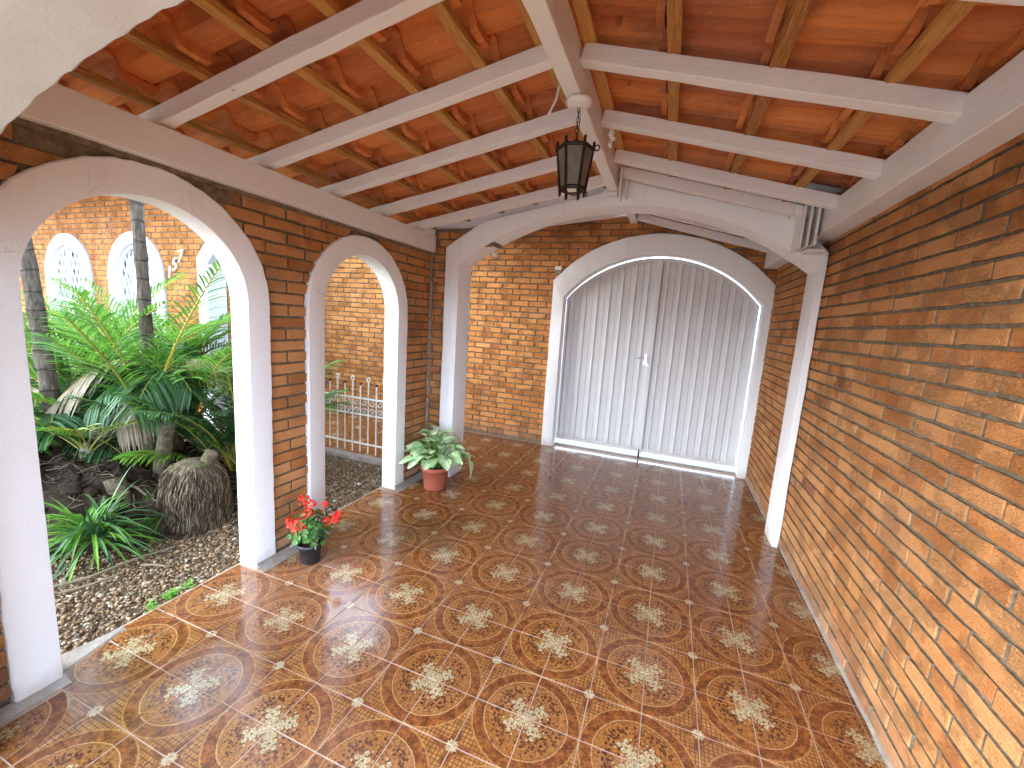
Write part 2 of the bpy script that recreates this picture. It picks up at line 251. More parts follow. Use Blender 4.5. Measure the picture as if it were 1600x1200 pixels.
c = n.mix(n.f('MULTIPLY', n.step(n.noise(n.objco(), 18, 4, .7), 0.42, 0.56), n.f('ADD', 0.35, n.f('MULTIPLY', n.rnd(), 0.5))), c, (0.60, 0.76, 0.46)); c = n.mix(n.f('MULTIPLY', n.step(n.rnd(), 0.75, 0.95), 0.5), c, (0.16, 0.35, 0.05)); n.color(c); M['vleaf'] = n.m
n = N('palm_bark', 0.9, 0.15); p = n.pos(); a = n.noise(n.mapv(p, (6, 6, 1)), 9, 5, 0.7); z = n.sep(p)[2]
rings = n.step(n.f('ABSOLUTE', n.f('SUBTRACT', n.f('FRACT', n.f('ADD', n.f('MULTIPLY', z, 7.5), n.f('MULTIPLY', n.noise(p, 5, 2), 0.5))), 0.5)), 0.40, 0.47)
c = n.ramp(a, [(0.3, (0.035, 0.026, 0.019)), (0.55, (0.095, 0.073, 0.055)), (0.75, (0.20, 0.17, 0.14))]); c = n.mix(n.f('MULTIPLY', rings, 0.5), c, (0.05, 0.038, 0.03)); n.color(c); n.bump(n.f('SUBTRACT', a, rings), 0.8, 0.012); M['bark'] = n.m
n = N('stump_bark', 0.95, 0.1); p = n.pos(); a = n.noise(p, 26, 5, 0.7); c = n.ramp(a, [(0.3, (0.05, 0.04, 0.026)), (0.55, (0.14, 0.11, 0.07)), (0.8, (0.26, 0.22, 0.15))])
c = n.mix(n.f('MULTIPLY', n.step(n.noise(p, 8, 4), 0.5, 0.7), 0.6), c, (0.06, 0.09, 0.02)); n.color(c); n.bump(a, 1.0, 0.02); M['stump'] = n.m
n = N('cut_wood', 0.9, 0.1); p = n.pos(); n.color(n.ramp(n.noise(p, 70, 4, 0.7), [(0.3, (0.13, 0.105, 0.075)), (0.7, (0.33, 0.28, 0.21))])); n.bump(n.noise(p, 90, 3), 0.7, 0.01); M['cut'] = n.m
n = N('root_fibre', 0.9, 0.1); r = n.f('FRACT', n.f('ADD', n.attr('tint'), 0.0)); n.color(n.ramp(r, [(0.0, (0.035, 0.024, 0.016)), (0.5, (0.10, 0.072, 0.046)), (1.0, (0.22, 0.175, 0.115))])); M['fibre'] = n.m
n = N('moss', 0.95, 0.1); p = n.pos(); n.color(n.ramp(n.noise(p, 50, 4), [(0.3, (0.018, 0.035, 0.008)), (0.7, (0.05, 0.10, 0.014))])); n.bump(n.noise(p, 130, 4), 1, 0.02); M['moss'] = n.m

# ------------------------------------------------------------------ object helpers
COL = S.collection
def link(o, parent=None):
    COL.objects.link(o)
    if parent is not None: o.parent = parent
    return o
def tag(o, label=None, cat=None, group=None, kind=None):
    if label: o['label'] = label
    if cat: o['category'] = cat
    if group: o['group'] = group
    if kind: o['kind'] = kind
    return o
def thing(name, label, cat, loc=(0, 0, 0), group=None):
    o = bpy.data.objects.new(name, None); o.location = loc; o.empty_display_size = 0.1
    link(o); return tag(o, label, cat, group)
class MB:
    def __init__(s): s.v = []; s.f = []; s.t = []; s.mi = []
    def add(s, vs, fs, tint=0.0, mi=0):
        b = len(s.v); s.v += [tuple(v) for v in vs]; s.f += [tuple(b+i for i in f) for f in fs]; s.t += [tint]*len(fs); s.mi += [mi]*len(fs)
    def box(s, a, b, tint=0.0, mi=0):
        x0, y0, z0 = a; x1, y1, z1 = b
        s.add([(x0, y0, z0), (x1, y0, z0), (x1, y1, z0), (x0, y1, z0), (x0, y0, z1), (x1, y0, z1), (x1, y1, z1), (x0, y1, z1)],
              [(0, 3, 2, 1), (4, 5, 6, 7), (0, 1, 5, 4), (1, 2, 6, 5), (2, 3, 7, 6), (3, 0, 4, 7)], tint, mi)
    def hexa(s, p, tint=0.0, mi=0):   # eight points: bottom ring then top ring
        s.add(p, [(0, 3, 2, 1), (4, 5, 6, 7), (0, 1, 5, 4), (1, 2, 6, 5), (2, 3, 7, 6), (3, 0, 4, 7)], tint, mi)
    def tube(s, pts, r, seg=8, tint=0.0, caps=True, mi=0):
        pts = [Vector(p) for p in pts]; rs = r if isinstance(r, (list, tuple)) else [r]*len(pts)
        rings = []; up = Vector((0.13, 0.21, 0.97)); nprev = None
        for i, p in enumerate(pts):
            d = (pts[min(i+1, len(pts)-1)] - pts[max(i-1, 0)]).normalized()
            if nprev is None:
                nprev = d.cross(up)
                if nprev.length < 0.05: nprev = d.cross(Vector((1, 0, 0)))
            nprev = (nprev - d*nprev.dot(d)).normalized(); b = d.cross(nprev)
            rings.append([p + (nprev*math.cos(2*PI*k/seg) + b*math.sin(2*PI*k/seg))*rs[i] for k in range(seg)])
        vs = [v for rg in rings for v in rg]; fs = []
        for i in range(len(pts)-1):
            for k in range(seg):
                k2 = (k+1) % seg; fs.append((i*seg+k, i*seg+k2, (i+1)*seg+k2, (i+1)*seg+k))
        if caps: fs.append(tuple(range(seg))[::-1]); fs.append(tuple((len(pts)-1)*seg+k for k in range(seg)))
        s.add(vs, fs, tint, mi)
    def lathe(s, prof, c=(0, 0, 0), seg=24, tint=0.0, mi=0):
        vs = []; fs = []; m = len(prof)
        for k in range(seg):
            a = 2*PI*k/seg
            for (r, z) in prof: vs.append((c[0]+r*math.cos(a), c[1]+r*math.sin(a), c[2]+z))
        for k in range(seg):
            k2 = (k+1) % seg
            for i in range(m-1): fs.append((k*m+i, k2*m+i, k2*m+i+1, k*m+i+1))
        s.add(vs, fs, tint, mi)
    def build(s, name, mat, parent=None, smooth=False):
        me = bpy.data.meshes.new(name); me.from_pydata(s.v, [], s.f)
        mats = mat if isinstance(mat, (list, tuple)) else [mat]
        for m_ in mats: me.materials.append(m_)
        at = me.attributes.new('tint', 'FLOAT', 'FACE'); at.data.foreach_set('value', s.t)
        me.polygons.foreach_set('material_index', s.mi)
        if smooth: me.polygons.foreach_set('use_smooth', [True]*len(me.polygons))
        me.update(); o = bpy.data.objects.new(name, me); return link(o, parent)
def obj_from(me, name, parent, mw):
    o = bpy.data.objects.new(name, me); link(o, parent); o.matrix_local = mw; return o
def bevelled(o, w=0.006, seg=2, wobble=0.0):
    m = o.modifiers.new('bevel', 'BEVEL'); m.width = w; m.segments = seg; m.limit_method = 'ANGLE'; m.angle_limit = rad(35); return o
def nz(x, y, z, s=1.0): return noise.noise(Vector((x*s, y*s, z*s)))
def seen(p):       # crude test whether a point falls inside the photograph, returns its depth or None
    d = Vector(p) - CP; z = d.dot(CZ)
    if z < 0.1: return None
    u = 800 + 648*d.dot(CX)/z; v = 600 + 648*d.dot(CY)/z
    if -60 < u < 1660 and -60 < v < 1260: return z, u, v
    return None

# ------------------------------------------------------------------ bricks
BV = []
def brick_variants():
    L, H, D = 0.226, 0.056, 0.013
    for k in range(10):
        mb = MB(); rr = random.Random(k+50); j = lambda a: rr.uniform(-a, a)
        nx = 5; top = []; bot = []
        outer = []; inner = []
        for i in range(nx): x = -L/2 + L*i/(nx-1); outer.append((x+j(.0015), H/2+j(.0028)))
        for i in range(nx): x = L/2 - L*i/(nx-1); outer.append((x+j(.0015), -H/2+j(.0028)))
        m = len(outer); b = 0.0035
        for (x, z) in outer: inner.append((x*(1-2*b/L), z*(1-2*b/H)))
        tilt = j(.003)
        vs = [(x, -0.004, z) for x, z in outer] + [(x, D-b+tilt*x/L*1.5, z) for x, z in outer] + [(x, D+j(.001)+tilt*x/L*1.5, z) for x, z in inner]
        fs = []
        for i in range(m):
            i2 = (i+1) % m; fs.append((i2, i, m+i, m+i2)); fs.append((m+i2, m+i, 2*m+i, 2*m+i2))
        for i in range(nx-1): fs.append((2*m+i+1, 2*m+i, 2*m+(m-1-i), 2*m+(m-2-i)))
        mb.add(vs, fs); me = bpy.data.meshes.new('brick'); me.from_pydata(mb.v, [], mb.f); me.update()
        me.polygons.foreach_set('material_index', [1 if (i < 2*m and i % 2 == 0) else 0 for i in range(len(fs))])
        at = me.attributes.new('tint', 'FLOAT', 'FACE'); BV.append(me)
brick_variants()
MESHMAT = {}
def variant(k, mat):
    key = (k, mat.name)
    if key not in MESHMAT:
        me = BV[k].copy(); me.materials.append(mat); me.materials.append(M['mortar']); MESHMAT[key] = me
    return MESHMAT[key]
def brick_wall(parent, O, U, Nn, u0, u1, z0, z1, cuts, mat, pitch=0.0715, blen=0.238, limit=290, vis=None, joint=0.0108, phase=0.0):
    """O origin, U horizontal unit vector, Nn outward normal. cuts(zlo,zhi)-> list of (a_lo,a_hi,b_lo,b_hi) intervals to leave out"""
    O, U, Nn = Vector(O), Vector(U), Vector(Nn); rot = Matrix((U, Nn, Vector((0, 0, 1)))).transposed()
    full = []; part = MB(); rows = int(round((z1-z0)/pitch)); rr = random.Random(int(abs(O.x*37+O.y*91+u0*11)*10)+3)
    def quad(alo, ahi, blo, bhi, zl, zh):
        b = 0.0035; D = 0.013 + rr.uniform(-.002, .002)
        P = lambda u, z, d: O + U*u + Nn*d + Vector((0, 0, z))
        out = [(alo, zl), (blo, zl), (bhi, zh), (ahi, zh)]; inn = [(alo+b, zl+b), (blo-b, zl+b), (bhi-b, zh-b), (ahi+b, zh-b)]
        vs = [P(u, z, -.004) for u, z in out]+[P(u, z, D-b) for u, z in out]+[P(u, z, D) for u, z in inn]
        fs = []
        for i in range(4):
            i2 = (i+1) % 4; fs += [(i2, i, 4+i, 4+i2), (4+i2, 4+i, 8+i, 8+i2)]
        fs.append((11, 10, 9, 8)); tt = rr.random(); part.add(vs, [fs[0], fs[2], fs[4], fs[6]], tt, 1); part.add(vs, [fs[1], fs[3], fs[5], fs[7], fs[8]], tt)
    for r in range(rows):
        zl = z0 + r*pitch + joint/2; zh = z0 + (r+1)*pitch - joint/2
        cs = sorted(cuts(zl, zh)) if cuts else []
        spans = []; cur = (u0, u0)
        for c in cs: spans.append((cur[0], cur[1], c[0], c[1])); cur = (c[2], c[3])
        spans.append((cur[0], cur[1], u1, u1))
        off = phase + (0.5 if r % 2 else 0.0)*blen + rr.uniform(-.012, .012)
        for (sl_, sh_, el_, eh_) in spans:
            if min(el_-sl_, eh_-sh_) < 0.012: continue
            s_in, e_in = max(sl_, sh_), min(el_, eh_); lo, hi = min(sl_, sh_), max(el_, eh_)
            k0 = int(math.floor((lo-off)/blen))-1; u = off + k0*blen
            while u < hi:
                a, b_ = u + joint/2, u + blen - joint/2
                if b_ > lo+0.02 and a < hi-0.02:
                    if a >= s_in-1e-6 and b_ <= e_in+1e-6: full.append(((a+b_)/2, (zl+zh)/2))
                    else:
                        al, ah = max(a, sl_), max(a, sh_); bl, bh = min(b_, el_), min(b_, eh_)
                        if bl-al > 0.018 and bh-ah > 0.018: quad(al, ah, bl, bh, zl, zh)
                        elif (bl-al > 0.03) or (bh-ah > 0.03): quad(al, min(ah, bl-.012) if bh-ah < .018 and ah > al else ah, bl, max(bh, al+.012) if bh-ah < .018 else bh, zl, zh)
                u += blen
    def score(q):
        w = O + U*q[0] + Vector((0, 0, q[1])); sc = seen(w)
        if not sc: return -999
        if vis and not vis(sc[1], sc[2]): return -500-sc[0]
        return -sc[0]
    full.sort(key=score, reverse=True)
    cnt = 0
    for i, (u, z) in enumerate(full):
        k = rr.randrange(10)
        if i < limit:
            sc = Matrix.Diagonal((1, rr.uniform(.85, 1.15), (pitch-joint)/0.059, 1)) @ Matrix.Scale((blen-joint)/0.2255, 4, Vector((1, 0, 0)))
            Mx = Matrix.Translation(O + U*u + Nn*rr.uniform(-.001, .002) + Vector((0, 0, z))) @ rot.to_4x4() @ Matrix.Rotation(rr.uniform(-.006, .006), 4, 'Y') @ Matrix.Rotation(PI*(rr.random() < .5), 4, 'Y') @ sc
            obj_from(variant(k, mat), 'brick', parent, Mx)
        else:
            h = blen/2-joint/2; e = lambda: rr.uniform(-.0015, .0015)
            quad(u-h+e(), u-h+e(), u+h+e(), u+h+e(), z-(pitch-joint)/2+e(), z+(pitch-joint)/2+e())
    if part.v:
        o = part.build('bricks', [mat, M['mortar']], parent); o['kind'] = 'stuff'
def prism(name, mat, parent, stations, axis, d0, d1, mb=None):
    """solid between curves: stations = [(u, zb, zt)], extruded along depth d0..d1. axis 'x': u is x, depth y; axis 'y': u is y, depth x"""
    own = mb is None; mb = mb or MB()
    P = (lambda u, d, z: (u, d, z)) if axis == 'x' else (lambda u, d, z: (d, u, z))
    vs = []; fs = []
    for (u, zb, zt) in stations: vs += [P(u, d0, zb), P(u, d0, zt), P(u, d1, zt), P(u, d1, zb)]
    for i in range(len(stations)-1):
        a, b = i*4, i*4+4
        for k in range(4): k2 = (k+1) % 4; fs.append((a+k, a+k2, b+k2, b+k))
    fs.append((3, 2, 1, 0)); e = (len(stations)-1)*4; fs.append((e, e+1, e+2, e+3)); mb.add(vs, fs)
    if own:
        o = mb.build(name, mat, parent); fixn(o); return o
def fixn(o):
    bm = bmesh.new(); bm.from_mesh(o.data); bmesh.ops.remove_doubles(bm, verts=bm.verts, dist=1e-5); bmesh.ops.recalc_face_normals(bm, faces=bm.faces); bm.to_mesh(o.data); bm.free()
def band(name, mat, parent, inner, outer, axis, d0, d1, rough=0.0013, seed=1):
    """ring of plaster between an inner and an outer outline (lists of (u, z)), depth d0 (front) .. d1"""
    P = (lambda u, d, z: (u, d, z)) if axis == 'x' else (lambda u, d, z: (d, u, z)); rr = random.Random(seed)
    vs = []; fs = []; n_ = len(inner); bv = 0.006; sg = 1 if d1 > d0 else -1
    for i in range(n_):
        (iu, iz), (ou, oz) = inner[i], outer[i]
        L = math.hypot(ou-iu, oz-iz); tu, tz = (ou-iu)/L, (oz-iz)/L; w = rr.uniform(-rough, rough)*2; w2 = rr.uniform(-rough, rough)*(1.0 if name == 'arch_band' else .4)
        iu += tu*w2; iz += tz*w2; ou += tu*w; oz += tz*w
        vs += [P(iu, d0+sg*bv, iz), P(iu+tu*bv*.3, d0+sg*bv*.3, iz+tz*bv*.3), P(iu+tu*bv, d0, iz+tz*bv), P(ou-tu*bv, d0, oz-tz*bv), P(ou, d0+sg*bv, oz),
               P(ou, d1-sg*bv, oz), P(ou-tu*bv, d1, oz-tz*bv), P(iu+tu*bv, d1, iz+tz*bv), P(iu, d1-sg*bv, iz)]
    m = 9
    for i in range(n_-1):
        for k in range(m): k2 = (k+1) % m; fs.append((i*m+k, i*m+k2, (i+1)*m+k2, (i+1)*m+k))
    fs.append(tuple(range(m))[::-1]); fs.append(tuple((n_-1)*m+k for k in range(m)))
    mb = MB(); mb.add(vs, fs); o = mb.build(name, mat, parent, smooth=False); fixn(o)
    for pl in o.data.polygons: pl.use_smooth = True
    o.data.set_sharp_from_angle(angle=rad(28)) if hasattr(o.data, 'set_sharp_from_angle') else None
    return o
def ring_pts(c, r, spring, z0=0.0, nj=34, na=56):
    pts = [(c-r, z0+(spring-z0)*i/nj) for i in range(nj)]
    pts += [(c-r*math.cos(PI*i/na), spring+r*math.sin(PI*i/na)) for i in range(na+1)]
    pts += [(c+r, spring-(spring-z0)*(i+1)/nj) for i in range(nj)]
    return pts
def ring_cut(c, R, spring, z0=0.0):
    def f(z):
        if z <= spring: return R
        if z >= spring+R: return None
        return math.sqrt(R*R-(z-spring)**2)
    def g(zl, zh):
        a, b = f(zl), f(zh)
        if a is None: return []
        b = b if b is not None else 0.0
        return [(c-a, c-b, c+a, c+b)]
    return g

# ------------------------------------------------------------------ the ground
LX, RX = -1.05, 1.83           # inner faces of the arcade and of the right wall
mb = MB(); mb.add([(-150, -150, -.05), (150, -150, -.05), (150, 150, -.05), (-150, 150, -.05)], [(0, 1, 2, 3)])
tag(mb.build('ground', M['earth']), kind='structure')
mb = MB(); mb.box((-1.19, -2.6, -.12), (1.80, 2.2, -.0013)); mb.box((-4.0, 2.2, -.12), (1.86, 3.72, -.0013))
mb.box((1.80, -2.6, -.12), (1.86, 2.2, -.0013))
floor = tag(mb.build('floor', M['grout']), kind='structure')
mb = MB(); mb.box((-8, -12, -.12), (6, -2.6, -.004)); tag(mb.build('driveway', M['yard']), kind='structure')
mb = MB(); mb.box((-12, 3.74, -.12), (12, 5.6, -.012)); tag(mb.build('pavement', M['yard']), kind='structure')
mb = MB(); mb.box((-60, 5.6, -.2), (60, 13, -.10)); tag(mb.build('road', M['asphalt']), kind='structure')
# floor tiles
def tile_mesh(w, d):
    mb = MB(); g = 0.0019; b = 0.0008; x0, y0, x1, y1 = g, g, w-g, d-g
    vs = [(x0, y0, -.006), (x1, y0, -.006), (x1, y1, -.006), (x0, y1, -.006), (x0, y0, -b), (x1, y0, -b), (x1, y1, -b), (x0, y1, -b), (x0+b, y0+b, 0), (x1-b, y0+b, 0), (x1-b, y1-b, 0), (x0+b, y1-b, 0)]
    fs = [(i, (i+1) % 4, 4+(i+1) % 4, 4+i) for i in range(4)] + [(4+i, 4+(i+1) % 4, 8+(i+1) % 4, 8+i) for i in range(4)] + [(8, 9, 10, 11)]
    return vs, fs
def mesh_of(vs, fs, name, mat):
    me = bpy.data.meshes.new(name); me.from_pydata(vs, [], fs); me.materials.append(mat); me.attributes.new('tint', 'FLOAT', 'FACE'); me.update(); return me
tv, tf = tile_mesh(.2, .2); TM = mesh_of(tv, tf, 'tile', M['floor'])
tiles = []
for j in range(-13, 18):
    for i in range(-20, 10):
        x0, x1, y0, y1 = i*.2, i*.2+.2, j*.2, j*.2+.2
        if y0 >= 2.19: lim = (-4.0, 1.82)
        elif (-.41 < y0 < .39) or (.79 < y0 < 1.6): lim = (-1.18, 1.82)
        else: lim = (-1.0, 1.82)
        x0, x1 = max(x0, lim[0]), min(x1, lim[1])
        if y0 > 3.5: y1 = min(y1, 3.6)
        if x1-x0 < .018: continue
        s_ = seen(((x0+x1)/2, (y0+y1)/2, 0)); tiles.append((s_[0] if s_ else 99, x0, y0, x1-x0, y1-y0))
tiles.sort(); rest = MB()
for k, (dpt, x0, y0, w, d) in enumerate(tiles):
    if k < 295:
        me = TM if abs(w-.2) < 1e-4 and abs(d-.2) < 1e-4 else mesh_of(*tile_mesh(w, d), 'tile', M['floor'])
        t = obj_from(me, 'tile', floor, Matrix.Translation((x0, y0, random.uniform(-.0006, .0006))) @ Matrix.Rotation(random.uniform(-.0016, .0016), 4, 'X') @ Matrix.Rotation(random.uniform(-.0016, .0016), 4, 'Y'))
    else:
        vs, fs = tile_mesh(w, d); rest.add([(x0+a, y0+b, c) for a, b, c in vs], fs, random.random())
rest.build('tiles', M['floor'], floor)['kind'] = 'stuff'
# cement fillets at the wall bases
mb = MB()
def fillet(x0, x1, y0, y1, h=.022):
    n_ = max(2, int((y1-y0)/.05)); vs = []; fs = []
    for i in range(n_+1):
        y = y0+(y1-y0)*i/n_; w = nz(x0*3, y, 1, 9)*.006
        vs += [(x0+w, y, .0015), (x0+w*.5+(x1-x0)*.5, y, h*.55+w*.5), (x1, y, h+w)]
    for i in range(n_):
        for k in range(2): fs.append((i*3+k, i*3+k+1, i*3+k+4, i*3+k+3))
    mb.add(vs, fs)
fillet(1.815, 1.84, -2.6, 3.6); fillet(-1.012, LX-.012, -2.6, -.37, .02); fillet(-.992, LX-.005, .41, .91, .03); fillet(-.99, LX-.005, 1.65, 2.12, .03)
o = mb.build('cement_fillet', M['cement'], floor); fixn(o)
mb = MB(); mb.hexa([(-1.25, -.40, -.05), (-1.0, -.40, -.05), (-1.0, -.02, -.05), (-1.19, -.02, -.05), (-1.22, -.40, .004), (-1.09, -.40, .004), (-1.16, -.14, .004), (-1.18, -.14, .004)])
bevelled(mb.build('cement_patch', M['cement'], floor), .006)

# ------------------------------------------------------------------ right brick wall
rw = thing('brick_wall', 'long rustic orange brick wall running beside the tiled floor on the right', 'brick wall', (RX, 1.0, 0))
mb = MB(); mb.box((0, -2.3, 0), (.2, 2.6, 2.28)); core = mb.build('mortar', M['mortar'], rw)
brick_wall(rw, (0, -1.0, 0), (0, -1, 0), (-1, 0, 0), -3.55, 1.3, .02, 2.16, None, M['brick'], .0655, .238, 295)
mb = MB(); mb.box((-.018, -2.3, 2.166), (.2, 2.6, 2.19)); bevelled(mb.build('mortar_cap', M['cement'], rw), .004)

# ------------------------------------------------------------------ left arcade wall with two arches
aw = thing('arcade_wall', 'left brick wall pierced by a wide and a narrow white arch', 'brick wall', (0, 0, 0))
AC, AR, AS, AO = 0.0175, 0.3925, 1.448, 0.125       # wide arch: centre, radius, spring height, trim width
BC, BR, BS, BO = 1.278, 0.371, 1.452, 0.125
def core_stations(y0, y1, top, arches):
    st = [(y0, 0, top)]
    for (c, r, s) in arches:
        r += .06
        st.append((c-r, 0, top)); 
        for i in range(25):
            a = PI*i/24; st.append((c-r*math.cos(a), s+r*math.sin(a), top))
        st.append((c+r, 0, top))
    st.append((y1, 0, top)); return st
prism('mortar', M['mortar'], aw, core_stations(-1.0, 2.13, 2.06, ((AC, AR, AS), (BC, BR, BS))), 'y', LX-.034, LX-.11)
c1, c2 = ring_cut(AC, AR+AO-.012, AS), ring_cut(BC, BR+BO-.012, BS)
brick_wall(aw, (LX-.034, 0, 0), (0, 1, 0), (1, 0, 0), -.98, 2.12, .03, 2.02, lambda a, b: (c1(a, b) if b < 1.935 else [(AC-.36, AC-.33, AC+.36, AC+.33)])+(c2(a, b) if b < 1.945 else [(BC-.16, BC-.12, BC+.16, BC+.12)]), M['brick'], .0648, .25, 200, phase=.03)
brick_wall(aw, (LX-.11, 0, 0), (0, -1, 0), (-1, 0, 0), -2.12, .98, .03, 2.02, lambda a, b: [(-q[2], -q[3], -q[0], -q[1]) for q in c1(a, b)+c2(a, b)], M['brick'], .0648, .25, 0)
mb = MB()
for i in range(60):
    y = -.98+3.08*i/60; w = .006*nz(y, 3, 1, 14); mb.box((LX-.06, y, 1.965+w), (LX-.012+w, y+.0513, 2.03))
o = mb.build('mortar_smear', M['mortar'], aw); fixn(o); o['kind'] = 'stuff'
for nm, c, r, s, w in (('arch_trim', AC, AR, AS, AO), ('arch_trim', BC, BR, BS, BO)):
    band(nm, M['plaster'], aw, ring_pts(c, r, s), ring_pts(c, r+w, s), 'y', LX-.002, LX-.135, seed=int(c*10)+2)

# ------------------------------------------------------------------ big transverse arch
AY0, AY1 = 2.12, 2.36
def seg_arc(xl, xr, zs, rise, n_=30):
    h = (xr-xl)/2; R = (h*h+rise*rise)/(2*rise); cx = (xl+xr)/2; cz = zs+rise-R; a = math.asin(h/R)
    return [(cx+R*math.sin(-a+2*a*i/n_), cz+R*math.cos(-a+2*a*i/n_)) for i in range(n_+1)]
def roof_z(x, dz=0.0):      # underside of the rafters
    return (2.41-.19*(.41-x)/1.0 if x < .41 else 2.49-.262*(x-.48)) + dz
def big_outer(inner, xl, xr, w, zcl, zcr, cap):
    out = []
    for (x, z) in inner:
        if z <= zcl-.1 and x < 0: out.append((xl-w, z))
        elif z <= zcr-.1 and x > 1: out.append((xr+w*.4, z))
        else: out.append(None)
    return out
arc = seg_arc(-.795, 1.770, 1.895, .43)
inner = [(-.795, 1.895*i/14) for i in range(14)] + arc + [(1.770, 1.895*(1-(i+1)/14)) for i in range(14)]
outer = []
for i, (x, z) in enumerate(inner):
    if i < 14: outer.append((-.93, z*2.03/1.895))
    elif i >= 14+31: outer.append((1.812, z*1.98/1.895))
    else:
        t = (i-14)/30
        X = -.93 + t*(1.812+.93)
        if X < -.577: Z = 2.03+(X+.93)/.353*.22
        elif X > 1.7: Z = 2.0+(1.812-X)/.112*.12
        else: Z = roof_z(X, .02)
        outer.append((X, max(Z, z+.05)))
ba = thing('white_arch', 'broad low white arch with two jambs spanning the room behind the lantern', 'arch', (0, 0, 0))
band('arch_band', M['plaster'], ba, inner, outer, 'x', AY0, AY1, seed=5)
gab = [(-1.25, 2.10, 2.72), (-.95, 2.16, 2.74), (-.58, 2.235, 2.76), (.44, 2.42, 2.85), (1.70, 2.12, 2.60), (1.93, 2.05, 2.5)]
prism('gable_infill', M['plaster'], ba, gab, 'x', 2.19, 2.30)
# brick pier between the corner and the arch
pw = thing('brick_pier', 'narrow brick return in the corner behind the variegated pot plant', 'brick wall', (0, 0, 0))
mb = MB(); mb.box((-1.16, AY0+.035, 0), (-.86, AY1-.02, 2.06)); mb.box((-1.06, AY0+.035, 2.06), (-.5, AY1-.03, 2.19)); mb.build('mortar', M['mortar'], pw)
brick_wall(pw, (0, AY0+.035, 0), (1, 0, 0), (0, -1, 0), LX-.02, -.9, .03, 2.03, None, M['brick'], .0648, .19, 60)
brick_wall(pw, (0, AY0+.035, 0), (1, 0, 0), (0, -1, 0), LX+.03, -.52, 2.035, 2.185, None, M['brick'], .0648, .2, 20)
mb = MB()
for i in range(6): mb.box((LX-.03, AY0+.002, .03+i*.35), (LX-.004, AY0+.033, .36+i*.35))
bevelled(mb.build('mortar_joint', M['cement'], pw), .006)
mb = MB(); mb.box((1.8135, 2.128, 0), (1.835, 2.35, 1.99)); bevelled(mb.build('mortar_joint', M['cement'], rw), .005)
# arch close to the camera
arc2 = seg_arc(-.86, 1.9, 1.545, .375, 90)
inn2 = [(-.86, 1.545*i/10) for i in range(10)] + arc2
out2 = [(-1.3, 1.545*i/10+.0) for i in range(10)] + [(-1.3+3.3*i/90, 2.14 + (.36*min(1, (i/48))) - (.4*max(0, (i-48)/42))) for i in range(91)]
na = thing('white_arch', 'nearest white plastered arch whose soffit fills the top left corner', 'arch', (0, 0, 0))
band('arch_band', M['plaster_old'], na, inn2, out2, 'x', -1.0, -.615, rough=.003, seed=9)

# ------------------------------------------------------------------ front wall with the gate
fw = thing('brick_wall', 'front brick wall around the white double gate', 'brick wall', (0, 0, 0))
FY = 3.60; GL, GR, GS, GRISE = -.235, 1.752, 1.755, .475
garc = seg_arc(GL, GR, GS, GRISE)
def front_cuts(zl, zh):
    def f(z):
        if z < 1.93: return (-.36, 1.83)
        h = 1.09; R = (h*h+.5*.5)/(2*.5); d = z-1.93
        if d >= .5: return None
        v = R*R-(R-.5+d)**2
        w = math.sqrt(max(v, 0)); return (.735-w, .735+w)
    a, b = f(zl), f(zh)
    if a is None: return []
    b = b or (.735, .735); return [(a[0]+.012, b[0]+.012, a[1]-.012, b[1]-.012)]
st = [(-4.2, 0, 2.8), (GL-.06, 0, 2.8)] + [(x, z+.06, 2.8) for x, z in garc] + [(GR+.03, 0, 2.8), (2.0, 0, 2.8)]
prism('mortar', M['mortar'], fw, st, 'x', FY+.02, FY+.18)
brick_wall(fw, (0, FY+.02, 0), (1, 0, 0), (0, -1, 0), -4.0, 1.84, .035, 2.79, front_cuts, M['brick_front'], .0662, .219, 295,
           vis=lambda u, v: (725 < u < 880 and 350 < v < 700) or (505 < u < 612 and 390 < v < 650), joint=.012)
gin = [(GL, GS*i/12) for i in range(12)] + garc + [(GR, GS*(1-(i+1)/12)) for i in range(12)]
goarc = seg_arc(-.368, 1.835, 1.935, .5)
gout = [(-.368, 1.935*i/12) for i in range(12)] + goarc + [(1.835, 1.935*(1-(i+1)/12)) for i in range(12)]
band('arch_trim', M['plaster'], fw, gin, gout, 'x', FY-.015, FY+.19, seed=4)

